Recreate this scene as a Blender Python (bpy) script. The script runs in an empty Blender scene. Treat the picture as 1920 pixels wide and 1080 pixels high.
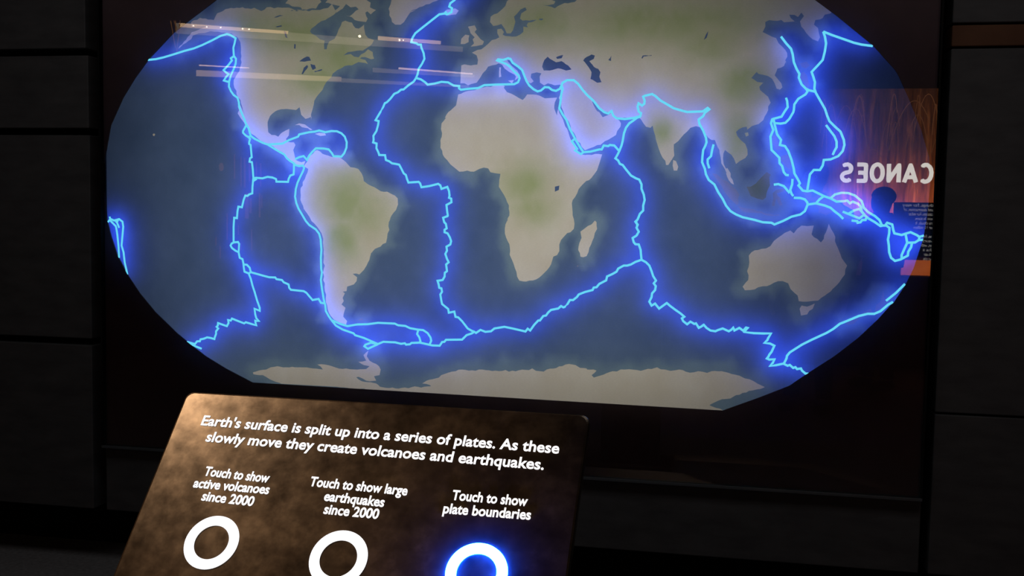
import bpy, bmesh, math, random
import numpy as np
from mathutils import Vector, Matrix, geometry, noise as mnoise

S = bpy.context.scene
COL = S.collection
random.seed(7)

# ------------------------------------------------------------------ camera
FPX = 2000.0                      # focal length in pixels of the 1920 px frame
ZC = 1.50                         # height of the map's equator above the floor
CAM = np.array([0.85039978, -3.6636912, -0.09660731 + ZC])
YAW, PITCH, ROLL = -0.19723858, -0.07068199, 0.01666621
_f = np.array([math.sin(YAW) * math.cos(PITCH), math.cos(YAW) * math.cos(PITCH), math.sin(PITCH)])
_r = np.cross(_f, [0, 0, 1.0]); _r /= np.linalg.norm(_r)
_u = np.cross(_r, _f)
RX = math.cos(ROLL) * _r + math.sin(ROLL) * _u
UX = -math.sin(ROLL) * _r + math.cos(ROLL) * _u
FX = _f
cam_data = bpy.data.cameras.new('camera')
cam = bpy.data.objects.new('camera', cam_data)
COL.objects.link(cam)
cam_data.sensor_width = 36.0
cam_data.lens = FPX / 1920 * 36.0
cam_data.clip_start = 0.02
cam.matrix_world = Matrix(((RX[0], UX[0], -FX[0], CAM[0]), (RX[1], UX[1], -FX[1], CAM[1]),
                           (RX[2], UX[2], -FX[2], CAM[2]), (0, 0, 0, 1)))
S.camera = cam

# ------------------------------------------------------------------ world, exposure, room lamps
S.view_settings.view_transform = 'Standard'
S.view_settings.look = 'None'
S.view_settings.exposure = 0.0
S.view_settings.gamma = 1.0
w = bpy.data.worlds.new('dark_world'); S.world = w; w.use_nodes = True
w.node_tree.nodes['Background'].inputs[0].default_value = (0.010, 0.010, 0.012, 1)
w.node_tree.nodes['Background'].inputs[1].default_value = 1.0

def lamp(name, kind, loc, target, energy, color, **kw):
    d = bpy.data.lights.new(name, kind); d.energy = energy; d.color = color
    for a, b in kw.items(): setattr(d, a, b)
    o = bpy.data.objects.new(name, d); COL.objects.link(o)
    o.location = loc
    o.rotation_euler = (Vector(target) - Vector(loc)).to_track_quat('-Z', 'Y').to_euler()
    return o

# unseen fill lamp under the ceiling, added to lift the dark boards
lamp('ceiling_fill', 'AREA', (0.3, -1.55, 3.28), (0.3, -0.15, 0.5), 17.0, (1.0, 0.95, 0.94), shape='RECTANGLE', size=4.0, size_y=1.2)
# backlight tubes inside the map's light box
BACKLIGHT = 7.0
lamp('light_box_lamp', 'AREA', (-0.14, 0.40, ZC - 0.10), (-0.14, 0, ZC - 0.10), BACKLIGHT, (1.0, 0.97, 0.90), shape='RECTANGLE', size=2.25, size_y=1.25)
# warm ceiling spot whose sheen falls on the console's far left corner
CONSOLE_SPOT_W = 300.0
lamp('console_spot', 'SPOT', (-1.45, -2.52, 3.26), (0.08, -2.22, 1.10), CONSOLE_SPOT_W, (1.0, 0.66, 0.40), spot_size=math.radians(20), spot_blend=1.0, shadow_soft_size=0.045)

def ray(px, py):
    return RX * (px - 960) / FPX - UX * (py - 540) / FPX + FX
def wall_pt(px, py, y=0.0):
    d = ray(px, py); return CAM + d * ((y - CAM[1]) / d[1])
GLASS_Y = -0.030
def mirrored(px, py, yw):           # where a thing at depth yw behind the visitor stands to be seen in the glass there
    p = wall_pt(px, py, 2 * GLASS_Y - yw); return np.array([p[0], yw, p[2]])
def mirrored_z(px, py, z):
    d = ray(px, py); p = CAM + d * ((z - CAM[2]) / d[2]); return np.array([p[0], 2 * GLASS_Y - p[1], p[2]])

# ------------------------------------------------------------------ helpers
def new_mat(name):
    m = bpy.data.materials.new(name); m.use_nodes = True
    nt = m.node_tree; nt.nodes.clear()
    out = nt.nodes.new('ShaderNodeOutputMaterial')
    return m, nt, out
def N(nt, kind, **kw):
    n = nt.nodes.new(kind)
    for k, v in kw.items():
        if k in n.inputs.keys(): n.inputs[k].default_value = v
        else: setattr(n, k, v)
    return n
def ramp(nt, fac, stops):
    r = nt.nodes.new('ShaderNodeValToRGB'); e = r.color_ramp.elements
    while len(e) < len(stops): e.new(0.5)
    for el, (p, c) in zip(e, stops): el.position = p; el.color = (*c, 1)
    nt.links.new(fac, r.inputs[0]); return r.outputs[0]
def coords(nt, scale=(1, 1, 1)):
    t = nt.nodes.new('ShaderNodeTexCoord'); m = nt.nodes.new('ShaderNodeMapping')
    m.inputs['Scale'].default_value = scale
    nt.links.new(t.outputs['Object'], m.inputs[0]); return m.outputs[0]
def noise(nt, vec, scale, detail=4, rough=0.55):
    n = nt.nodes.new('ShaderNodeTexNoise')
    n.inputs['Scale'].default_value = scale; n.inputs['Detail'].default_value = detail
    n.inputs['Roughness'].default_value = rough
    nt.links.new(vec, n.inputs['Vector']); return n.outputs['Fac']
def mat_surface(name, c1, c2, scale=6, rough=0.6, spec=0.5, stretch=(1, 1, 1), bump=0.0):
    m, nt, out = new_mat(name)
    b = N(nt, 'ShaderNodeBsdfPrincipled', Roughness=rough)
    b.inputs['Specular IOR Level'].default_value = spec
    f = noise(nt, coords(nt, stretch), scale)
    nt.links.new(ramp(nt, f, [(0.3, c1), (0.7, c2)]), b.inputs['Base Color'])
    if bump:
        bp = N(nt, 'ShaderNodeBump', Strength=bump); nt.links.new(f, bp.inputs['Height']); nt.links.new(bp.outputs[0], b.inputs['Normal'])
    nt.links.new(b.outputs[0], out.inputs[0]); return m
def mat_emit(name, color, strength, sampling='AUTO'):
    m, nt, out = new_mat(name)
    e = N(nt, 'ShaderNodeEmission', Strength=strength); e.inputs[0].default_value = (*color, 1)
    nt.links.new(e.outputs[0], out.inputs[0])
    m.cycles.emission_sampling = sampling
    return m

def link_mesh(name, verts, faces, mat, parent=None, smooth=False):
    me = bpy.data.meshes.new(name); me.from_pydata([tuple(v) for v in verts], [], faces); me.update()
    if mat: me.materials.append(mat)
    if smooth:
        for p in me.polygons: p.use_smooth = True
    o = bpy.data.objects.new(name, me); COL.objects.link(o)
    if parent: o.parent = parent
    return o
def link_bm(name, bm, mat, parent=None, smooth=False):
    bmesh.ops.recalc_face_normals(bm, faces=bm.faces)
    me = bpy.data.meshes.new(name); bm.to_mesh(me); bm.free()
    if mat: me.materials.append(mat)
    if smooth:
        for p in me.polygons: p.use_smooth = True
    o = bpy.data.objects.new(name, me); COL.objects.link(o)
    if parent: o.parent = parent
    return o
def add_box(bm, lo, hi, bevel=0.0, M=None):
    c = [(lo[i] + hi[i]) / 2 for i in range(3)]; s = [max(hi[i] - lo[i], 1e-4) for i in range(3)]
    r = bmesh.ops.create_cube(bm, size=1.0, matrix=Matrix.Translation(c) @ Matrix.Diagonal((*s, 1)))
    if bevel:
        ed = list({e for v in r['verts'] for e in v.link_edges})
        r2 = bmesh.ops.bevel(bm, geom=ed, offset=bevel, segments=3, affect='EDGES', profile=0.5)
        vs = list({v for f in r2['faces'] for v in f.verts} | {v for v in r['verts'] if v.is_valid})
    else: vs = r['verts']
    if M is not None: bmesh.ops.transform(bm, matrix=M, verts=vs)
def box(name, lo, hi, mat, parent=None, bevel=0.0, M=None):
    bm = bmesh.new(); add_box(bm, lo, hi, bevel, M); return link_bm(name, bm, mat, parent)
def add_tube(bm, pts, r, seg=6, closed=False):
    pts = [Vector(p) for p in pts]; n = len(pts); rings = []
    for i, p in enumerate(pts):
        a = pts[i - 1] if (i or closed) else p
        b = pts[(i + 1) % n] if (i < n - 1 or closed) else p
        t1 = (p - a).normalized() if (p - a).length > 1e-9 else (b - p).normalized()
        t2 = (b - p).normalized() if (b - p).length > 1e-9 else t1
        t = (t1 + t2)
        t = t.normalized() if t.length > 1e-4 else t1
        up = Vector((0, 1, 0)) if abs(t.y) < 0.9 else Vector((1, 0, 0))
        s = t.cross(up).normalized(); q = s.cross(t).normalized()
        k = min(1.6, 1 / max(0.45, t.dot(t1))) if not closed else 1
        rings.append([bm.verts.new(p + s * (r * k * math.cos(2 * math.pi * j / seg)) + q * (r * math.sin(2 * math.pi * j / seg))) for j in range(seg)])
    m = n if closed else n - 1
    for i in range(m):
        A, B = rings[i], rings[(i + 1) % n]
        for j in range(seg):
            try: bm.faces.new((A[j], A[(j + 1) % seg], B[(j + 1) % seg], B[j]))
            except ValueError: pass
    if not closed:
        bm.faces.new(rings[0][::-1]); bm.faces.new(rings[-1])
def thing(name, label, cat, loc=(0, 0, 0), group=None):
    o = bpy.data.objects.new(name, None); o.empty_display_size = 0.1; COL.objects.link(o); o.location = loc
    o['label'] = label; o['category'] = cat
    if group: o['group'] = group
    return o
def adopt(root):                     # parts are built in world space: keep them where they stand under a root that is not at the origin
    bpy.context.view_layer.update()
    inv = root.matrix_world.inverted()
    for c in root.children: c.matrix_parent_inverse = inv
def struct(o):
    o['kind'] = 'structure'; return o
def text_mesh(name, body, mat, parent, origin, xdir, ydir, width=None, size=0.05, bold=0.0, extrude=0.0004, height_scale=1.0, lift=0.0006):
    cu = bpy.data.curves.new(name, 'FONT'); cu.body = body; cu.size = size; cu.bevel_depth = bold * size; cu.bevel_resolution = 0; cu.extrude = extrude
    cu.resolution_u = 4
    t = bpy.data.objects.new(name, cu); COL.objects.link(t)
    bpy.context.view_layer.update()
    dg = bpy.context.evaluated_depsgraph_get()
    me = bpy.data.meshes.new_from_object(t.evaluated_get(dg)); me.name = name
    bpy.data.objects.remove(t); bpy.data.curves.remove(cu)
    xs = [v.co.x for v in me.vertices]; x0, x1 = min(xs), max(xs)
    sx = (width / (x1 - x0)) if width else 1.0
    X = Vector(xdir).normalized(); Y = Vector(ydir).normalized(); Z = X.cross(Y)
    for v in me.vertices:
        a = (v.co.x - x0) * sx; b = v.co.y * (sx if height_scale == 0 else height_scale); c = v.co.z * min(1.0, 0.0006 / (bold * size + extrude))
        v.co = Vector(origin) + X * a + Y * b + Z * (c + lift)
    me.materials.clear(); me.materials.append(mat)
    o = bpy.data.objects.new(name, me); COL.objects.link(o)
    if parent: o.parent = parent
    return o
# ------------------------------------------------------------------ the map's drawing, traced in tiles of the photograph and laid onto the wall plane
TILES = {'A1': (180, 0, 4.8), 'A2': (580, 0, 4.8), 'A3': (980, 0, 4.8), 'A4': (1380, 0, 4.8),
         'B1': (180, 200, 4.8), 'B2': (580, 200, 4.8), 'B3': (980, 200, 4.8), 'B4': (1380, 200, 4.8),
         'C1': (180, 400, 4.8), 'C2': (580, 400, 4.8), 'C3': (980, 400, 4.8), 'C4': (1380, 400, 4.8),
         'D1': (320, 570, 4.8), 'D2': (700, 570, 4.8), 'D3': (1080, 570, 4.8), 'D4': (1460, 570, 4.8),
         'E1': (840, 0, 8), 'E2': (840, 70, 8), 'E3': (1330, 200, 8), 'E4': (1330, 300, 8),
         'E5': (540, 0, 8), 'E6': (1380, 0, 8), 'E7': (1360, 100, 8), 'E8': (340, 0, 8), 'P': (0, 0, 1)}
KM = 0.54836893
def nat_earth(lon, lat):
    p = math.radians(lat); l = math.radians(lon)
    return (KM * l * (0.8707 - 0.131979 * p**2 - 0.013791 * p**4 + 0.003971 * p**10 - 0.001529 * p**12),
            KM * p * (1.007226 + 0.015085 * p**2 - 0.044475 * p**6 + 0.028874 * p**8 - 0.005916 * p**10))
def parse(s):
    """'A1 x,y x,y B1 x,y ...' -> list of (x, z) on the map plane; tile L is lon,lat"""
    out = []; tile = 'P'
    for tok in s.split():
        if ',' in tok:
            a, b = map(float, tok.split(','))
            if tile == 'L': x, z = nat_earth(a, b)
            else:
                ox, oy, k = TILES[tile]; p = wall_pt(ox + a / k, oy + b / k); x, z = p[0], p[2] - ZC
            out.append((x, z))
        else: tile = tok
    return out

LINES = '''
A1 470,540 540,533 610,517 700,490 800,458 880,437 960,405 1050,362 1120,325 1180,307 1215,318 1258,345 1250,385 1238,430 1240,470 1243,505 1262,530 1258,575 1240,625 1215,680 1200,735
A1 1243,505 1215,525 1225,545 1190,590 1150,632 1175,655 1195,668 1175,690 1152,725 1185,735 1200,735
A1 1200,735 1198,780 1215,820 1240,855 1275,880 1287,920 1290,960 1305,1000 1320,1035 1340,1080 B1 1345,140 1355,160 1375,195 1385,235 1395,265 1430,290 1500,325 1545,340 1680,333 1740,300 1820,270 1830,250 1920,230 B2 50,225 90,215 145,230 200,220 250,222 290,240 320,270 338,320 335,370 315,420 290,450 255,447 220,447 205,420 175,385 130,377 60,375 30,405 0,440 B1 1900,480 1870,445 1830,455 1795,472
B1 1355,165 1325,220 1325,235 1350,260 1375,275 1390,265
B1 1375,275 1388,290 1380,320 1380,335 1393,345 1397,390 1403,455 1388,465 1383,495 1405,500 1412,560 1418,640 1410,720 1408,780 1380,790 1365,803 1345,800 1330,840 1315,905 1283,900 1275,940 1270,1003 1245,1000 1240,1080 C1 1240,130 1240,262
C1 1240,262 1280,258 1290,275 1285,350 1255,335 1225,312 1213,290 1222,272 1240,262
C1 1285,350 1295,400 1320,412 1328,450 1332,490 1338,525 1375,540 1395,530 1385,490 1360,463 1330,460
C1 1395,530 1450,545 1510,562 1560,575 1615,577 1625,592 1675,600 1690,620 1735,640 1740,670 1755,688 1870,700 1895,715 1920,745 C2 30,780 85,770 105,805 140,810
C1 1375,540 1395,590 1410,650 1430,710 1450,780 1475,850 1475,877 1428,858 1435,910 1445,945 1470,970 1435,965 1437,985 1445,1008 1400,995 1350,980 1335,990 1270,965 1225,947 1215,965 1190,960 1195,985 1180,1015 1150,1005 1100,987 1098,1010 D1 415,205 430,220 410,245 410,270 400,295 395,315 360,305 330,300 300,312 270,318 265,335 240,335 220,360 185,350 150,340
D1 150,340 185,360 225,380 280,402
B1 1418,655 1440,640 1500,645 1545,632 1590,638 1622,652 1625,675 1730,677 1735,650 1750,620 1780,610 1783,560 1783,510
B1 1418,635 1440,655 1418,668
B1 1545,340 1600,375 1650,405 1695,430 1720,465 1750,490 1783,510 1795,525 1830,535 1862,530 1875,550 1865,580 1840,630 1815,685 1800,740 1793,810 1805,870 1825,920 1855,970 1890,1030 1920,1065 C2 60,145 90,185 103,235 110,330 105,400 108,500 115,530 105,600 115,680 130,770 145,830 150,880 175,925 200,960 240,1010 300,1045 400,1080 D1 1660,280 1740,305 1865,360
C2 200,960 280,995 345,1015 430,1000 530,997 620,985 770,992 800,1007 865,1013 D2 330,217 400,230 450,235 490,262 515,300 522,330 510,358
D2 405,235 395,270 415,300 425,335 415,347
D2 41,360 -20,348 -70,366 -80,380 -47,403 -20,390 41,362
D2 41,361 90,340 200,345 250,358 285,353 295,365 330,362 345,350 420,347 500,365 530,372 598,375 620,342 640,340 655,322 800,320 840,280 885,265 910,250 925,260 965,233 1010,250 1060,245 1090,220 1180,205 1240,217 1310,233 1370,247 1390,222 1412,238 1450,185 1485,148 1500,148 1530,108 1555,103 1575,75 1600,53 1665,40 1690,18 1710,30 1725,25 1750,0 C3 375,848 405,815 425,780 455,780 490,752 505,730 560,708 630,690 640,668 665,665 690,635 752,603 760,568 810,545 845,525 860,497 910,470 940,470 975,460 1015,437 1070,418
D2 910,250 885,240 850,220 800,155 765,120 740,115 730,68 680,78 675,45 620,0 C2 1190,790 1180,730 1195,705 1190,675 1170,670 1165,640 1155,607 1200,600 1218,570 1220,535 1240,520 1232,460 1255,440 1240,410 1225,365 1240,335 1235,300 1270,280 1277,250 1265,215 1245,180 1218,170 1218,148 1237,135 1230,95 1215,80 1205,40 1245,25 B2 1247,980 1240,930 1235,885 1280,860 1278,828 1258,820 1263,800 1258,760 1243,722 1190,740 1180,708 1160,695 1080,715 1010,725 998,690 985,677 893,683 880,650 870,615 850,600 830,560 810,522 775,515 745,510 720,492 690,480 683,437 630,435 622,410 605,375 607,332 575,322 580,300 578,262 605,220 620,165 625,130 597,122 640,50 670,0 A2 635,1020 665,965 680,930 700,920 730,890 765,845 800,830 825,808 850,805 890,770 940,735 960,705 975,670 985,620 1015,575 1037,530 1030,480 1010,430 1005,402 980,402 965,390 918,380 930,340 955,300 1030,240 1100,185 1170,130 1220,122 1235,105
A2 1220,122 1240,130 1280,110 1285,75 1260,60 1270,30 1310,0 1325,-30 1380,-60 1500,-90
A2 970,705 1005,715 1045,742 1065,762 1130,752 1190,737 1250,742 1300,770 1350,775 1348,795 1365,808 1430,800 1520,793 1575,767 1680,762 1845,758 1880,740 1893,705 1885,680 1840,640 1805,600 1770,575 1690,545 1700,535 1745,540 1790,525 1810,530 1830,565 1880,600 1915,630 A3 15,680 35,730 60,770 100,805 135,823 165,815 200,785 235,787 265,810 300,818 335,800 350,770 360,745 400,722 460,722 500,755 540,810 580,855 640,910 690,975 735,1010 770,1022 800,1000 815,1040 845,1065 920,1072 1000,1062 1060,1045 1065,1020 1045,1005 1035,960 1043,930 1075,950 1095,935 1098,905 1085,870 1100,862 1165,847 1195,865 1240,905 1310,945 1360,975 1430,995 1480,1008 1620,1003 1665,972 1680,985 1640,1015 1625,1045 1585,1075 B3 1590,155 1625,215 1650,280 1655,320 1645,350 1625,390 1618,450 1615,500 1640,560 1650,610 1675,660 1725,700 1760,770 1800,830 1830,890 1870,940 1920,970 B4 60,995 170,1020 240,1040 320,1045 345,1060 420,1030 500,990 580,970 620,940 645,880 640,860 620,835 580,822 520,820
A3 350,770 360,800 348,850 340,920 330,975 360,1030 395,1080 B3 425,200 470,285 520,370 547,410
B3 470,288 443,312 470,350 490,380 472,395 525,427 547,410 610,405 690,385 712,385 730,350 770,355 785,345 825,350 870,400
B3 1060,90 1030,100 990,130 960,150 930,190 912,240 900,310 890,350 870,400 850,440 835,465 860,485 875,515 900,525 930,565 975,620 1020,645 1050,657 1070,700 1070,740 1090,790 1098,840 1085,890 1085,935 1055,965 1035,1015 1015,1035 1035,1060 1022,1080 C3 1035,50 1015,75 1035,105 1025,130 1045,165 1025,200 990,222 1000,260 1015,278 1045,280 1062,330 1065,370 1070,418
C3 1070,418 1110,440 1140,470 1160,520 1175,565 1200,605 1180,630 1198,655 1192,690 1165,720 1160,755 1140,795 1160,830 1192,812 1228,857 1265,830 1297,807 1330,835 1370,865 1420,900 1455,930 1433,945 1445,970 1480,998 1510,975 1545,995 1560,990 1585,1030 1605,1020 1630,1003 D3 1175,215 1210,238 1255,245 1275,235 1320,220 1375,245 1400,230 1415,212 1425,238 1470,215 1505,240 1530,212 1547,215 1515,252 1600,262 1690,265 1755,265 1730,305 1722,325 1695,350 1745,355 1785,375 1760,430 1740,455 1730,475 1718,490 1740,500 1787,497 1770,530 1745,558 1800,550 1870,535
D4 45,538 55,520 70,490 75,465 100,435 210,365 300,320 430,260 490,225 550,178 620,150 720,108 800,88 860,88 C4 1300,880 1370,820 1412,797
C4 1350,787 1390,755 1440,715 1520,635
D4 45,538 80,555 100,548 130,575 150,568 165,585 200,580 210,600 240,625 270,627
B3 1718,340 1705,390 1695,445 1665,475 1665,510 1680,555
A4 450,880 460,910 465,965 440,1000 410,1050 335,1070 B4 325,115 315,150 335,210 310,270 320,390 355,425 390,460 392,510 415,535 430,590 450,615 475,617
A4 645,820 625,850 560,890 525,940 520,990 B4 515,50 480,110 445,145 400,153 345,148 355,190 370,250 405,300 395,345 440,355 470,400 500,480 520,560 525,600 560,660 575,690 562,710 600,755 640,762 690,755 730,775 790,805 850,825 905,855 980,850 1000,845 1025,870 1050,855 1100,875 1125,905 1130,940 1160,980 1190,1005 1250,1040 1300,1075 1330,1068
B4 345,148 338,112
A4 405,330 450,390 495,440 510,490 520,560 545,620 570,665 565,700 590,760 630,800 645,820
A4 630,800 660,814 690,820 718,828
A4 785,285 800,330 810,390 800,460 780,540 735,590 680,648 695,690 710,740 705,800 720,840 760,910 800,980 B4 820,80 840,130 890,180 940,225 970,300 975,345 960,400 920,445 850,475 790,480 780,530 755,570 700,570 665,610 655,670 640,762
A4 785,285 860,315 960,350 1060,385 1130,402 1230,415
B4 810,165 850,220 885,265 905,315 905,365 885,400 870,435
B4 340,702 380,697 430,715 455,745 475,770 490,745 505,700 508,650
B4 488,750 500,785 515,805
B4 650,880 720,870 800,890 850,910 890,945 930,975 965,1010
B4 720,870 750,835 790,805
B4 850,825 890,790 950,775 1010,778 1070,800 1130,850 1150,910 1190,950 1250,985 1290,1020 1315,1072
B4 960,945 1010,965 1060,935 1110,920 1130,945 1160,980
B4 1010,965 1060,985 1110,1005 1150,975
B4 1040,1025 1090,1030 1095,1045 1120,1040 1135,1020 1165,1020 1175,995
C4 1300,110 1340,110 1360,85 1405,100 1415,150 1425,180 1490,195 1525,183 1570,170 1625,195 1650,212 1690,200
C4 1650,212 1645,240 1685,238
C4 1645,240 1610,262 1540,265 1525,183
C4 1350,108 1380,130 1378,180 1367,235 1375,290 1378,350 1395,400 1430,428 1480,415 1545,380 1550,345 1575,305 1583,265
C4 1540,265 1515,320 1490,375 1490,405
C1 125,30 130,50 165,65 210,52 240,75 247,120 240,200 232,290 250,350 260,440 285,550
C1 110,78 125,60 150,85 180,115 188,150 195,200 205,300 210,400
C1 180,80 205,60 190,80 210,130
'''
OUTLINE_LOW = 'P 196,345 197,298 201,280 209,235 A1 165,1070 250,880 360,700 480,535 700,300 840,190 1090,0'
OUTLINE = '''B1 82,750 100,950 C1 105,55 145,215 200,380 300,570 400,720 540,890 735,1080 D1 150,335 320,470 500,580 740,706
D3 1320,958 1650,840 1920,735 D4 280,610 500,470 720,300 900,130 1005,10 C4 1420,800 1520,650 P 1713,503 1731,447 1738,407 1744,347 1742,295 1727,244 1705,188 1683,140
A4 1420,620 1230,410 1070,280 900,140 710,0'''
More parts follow.
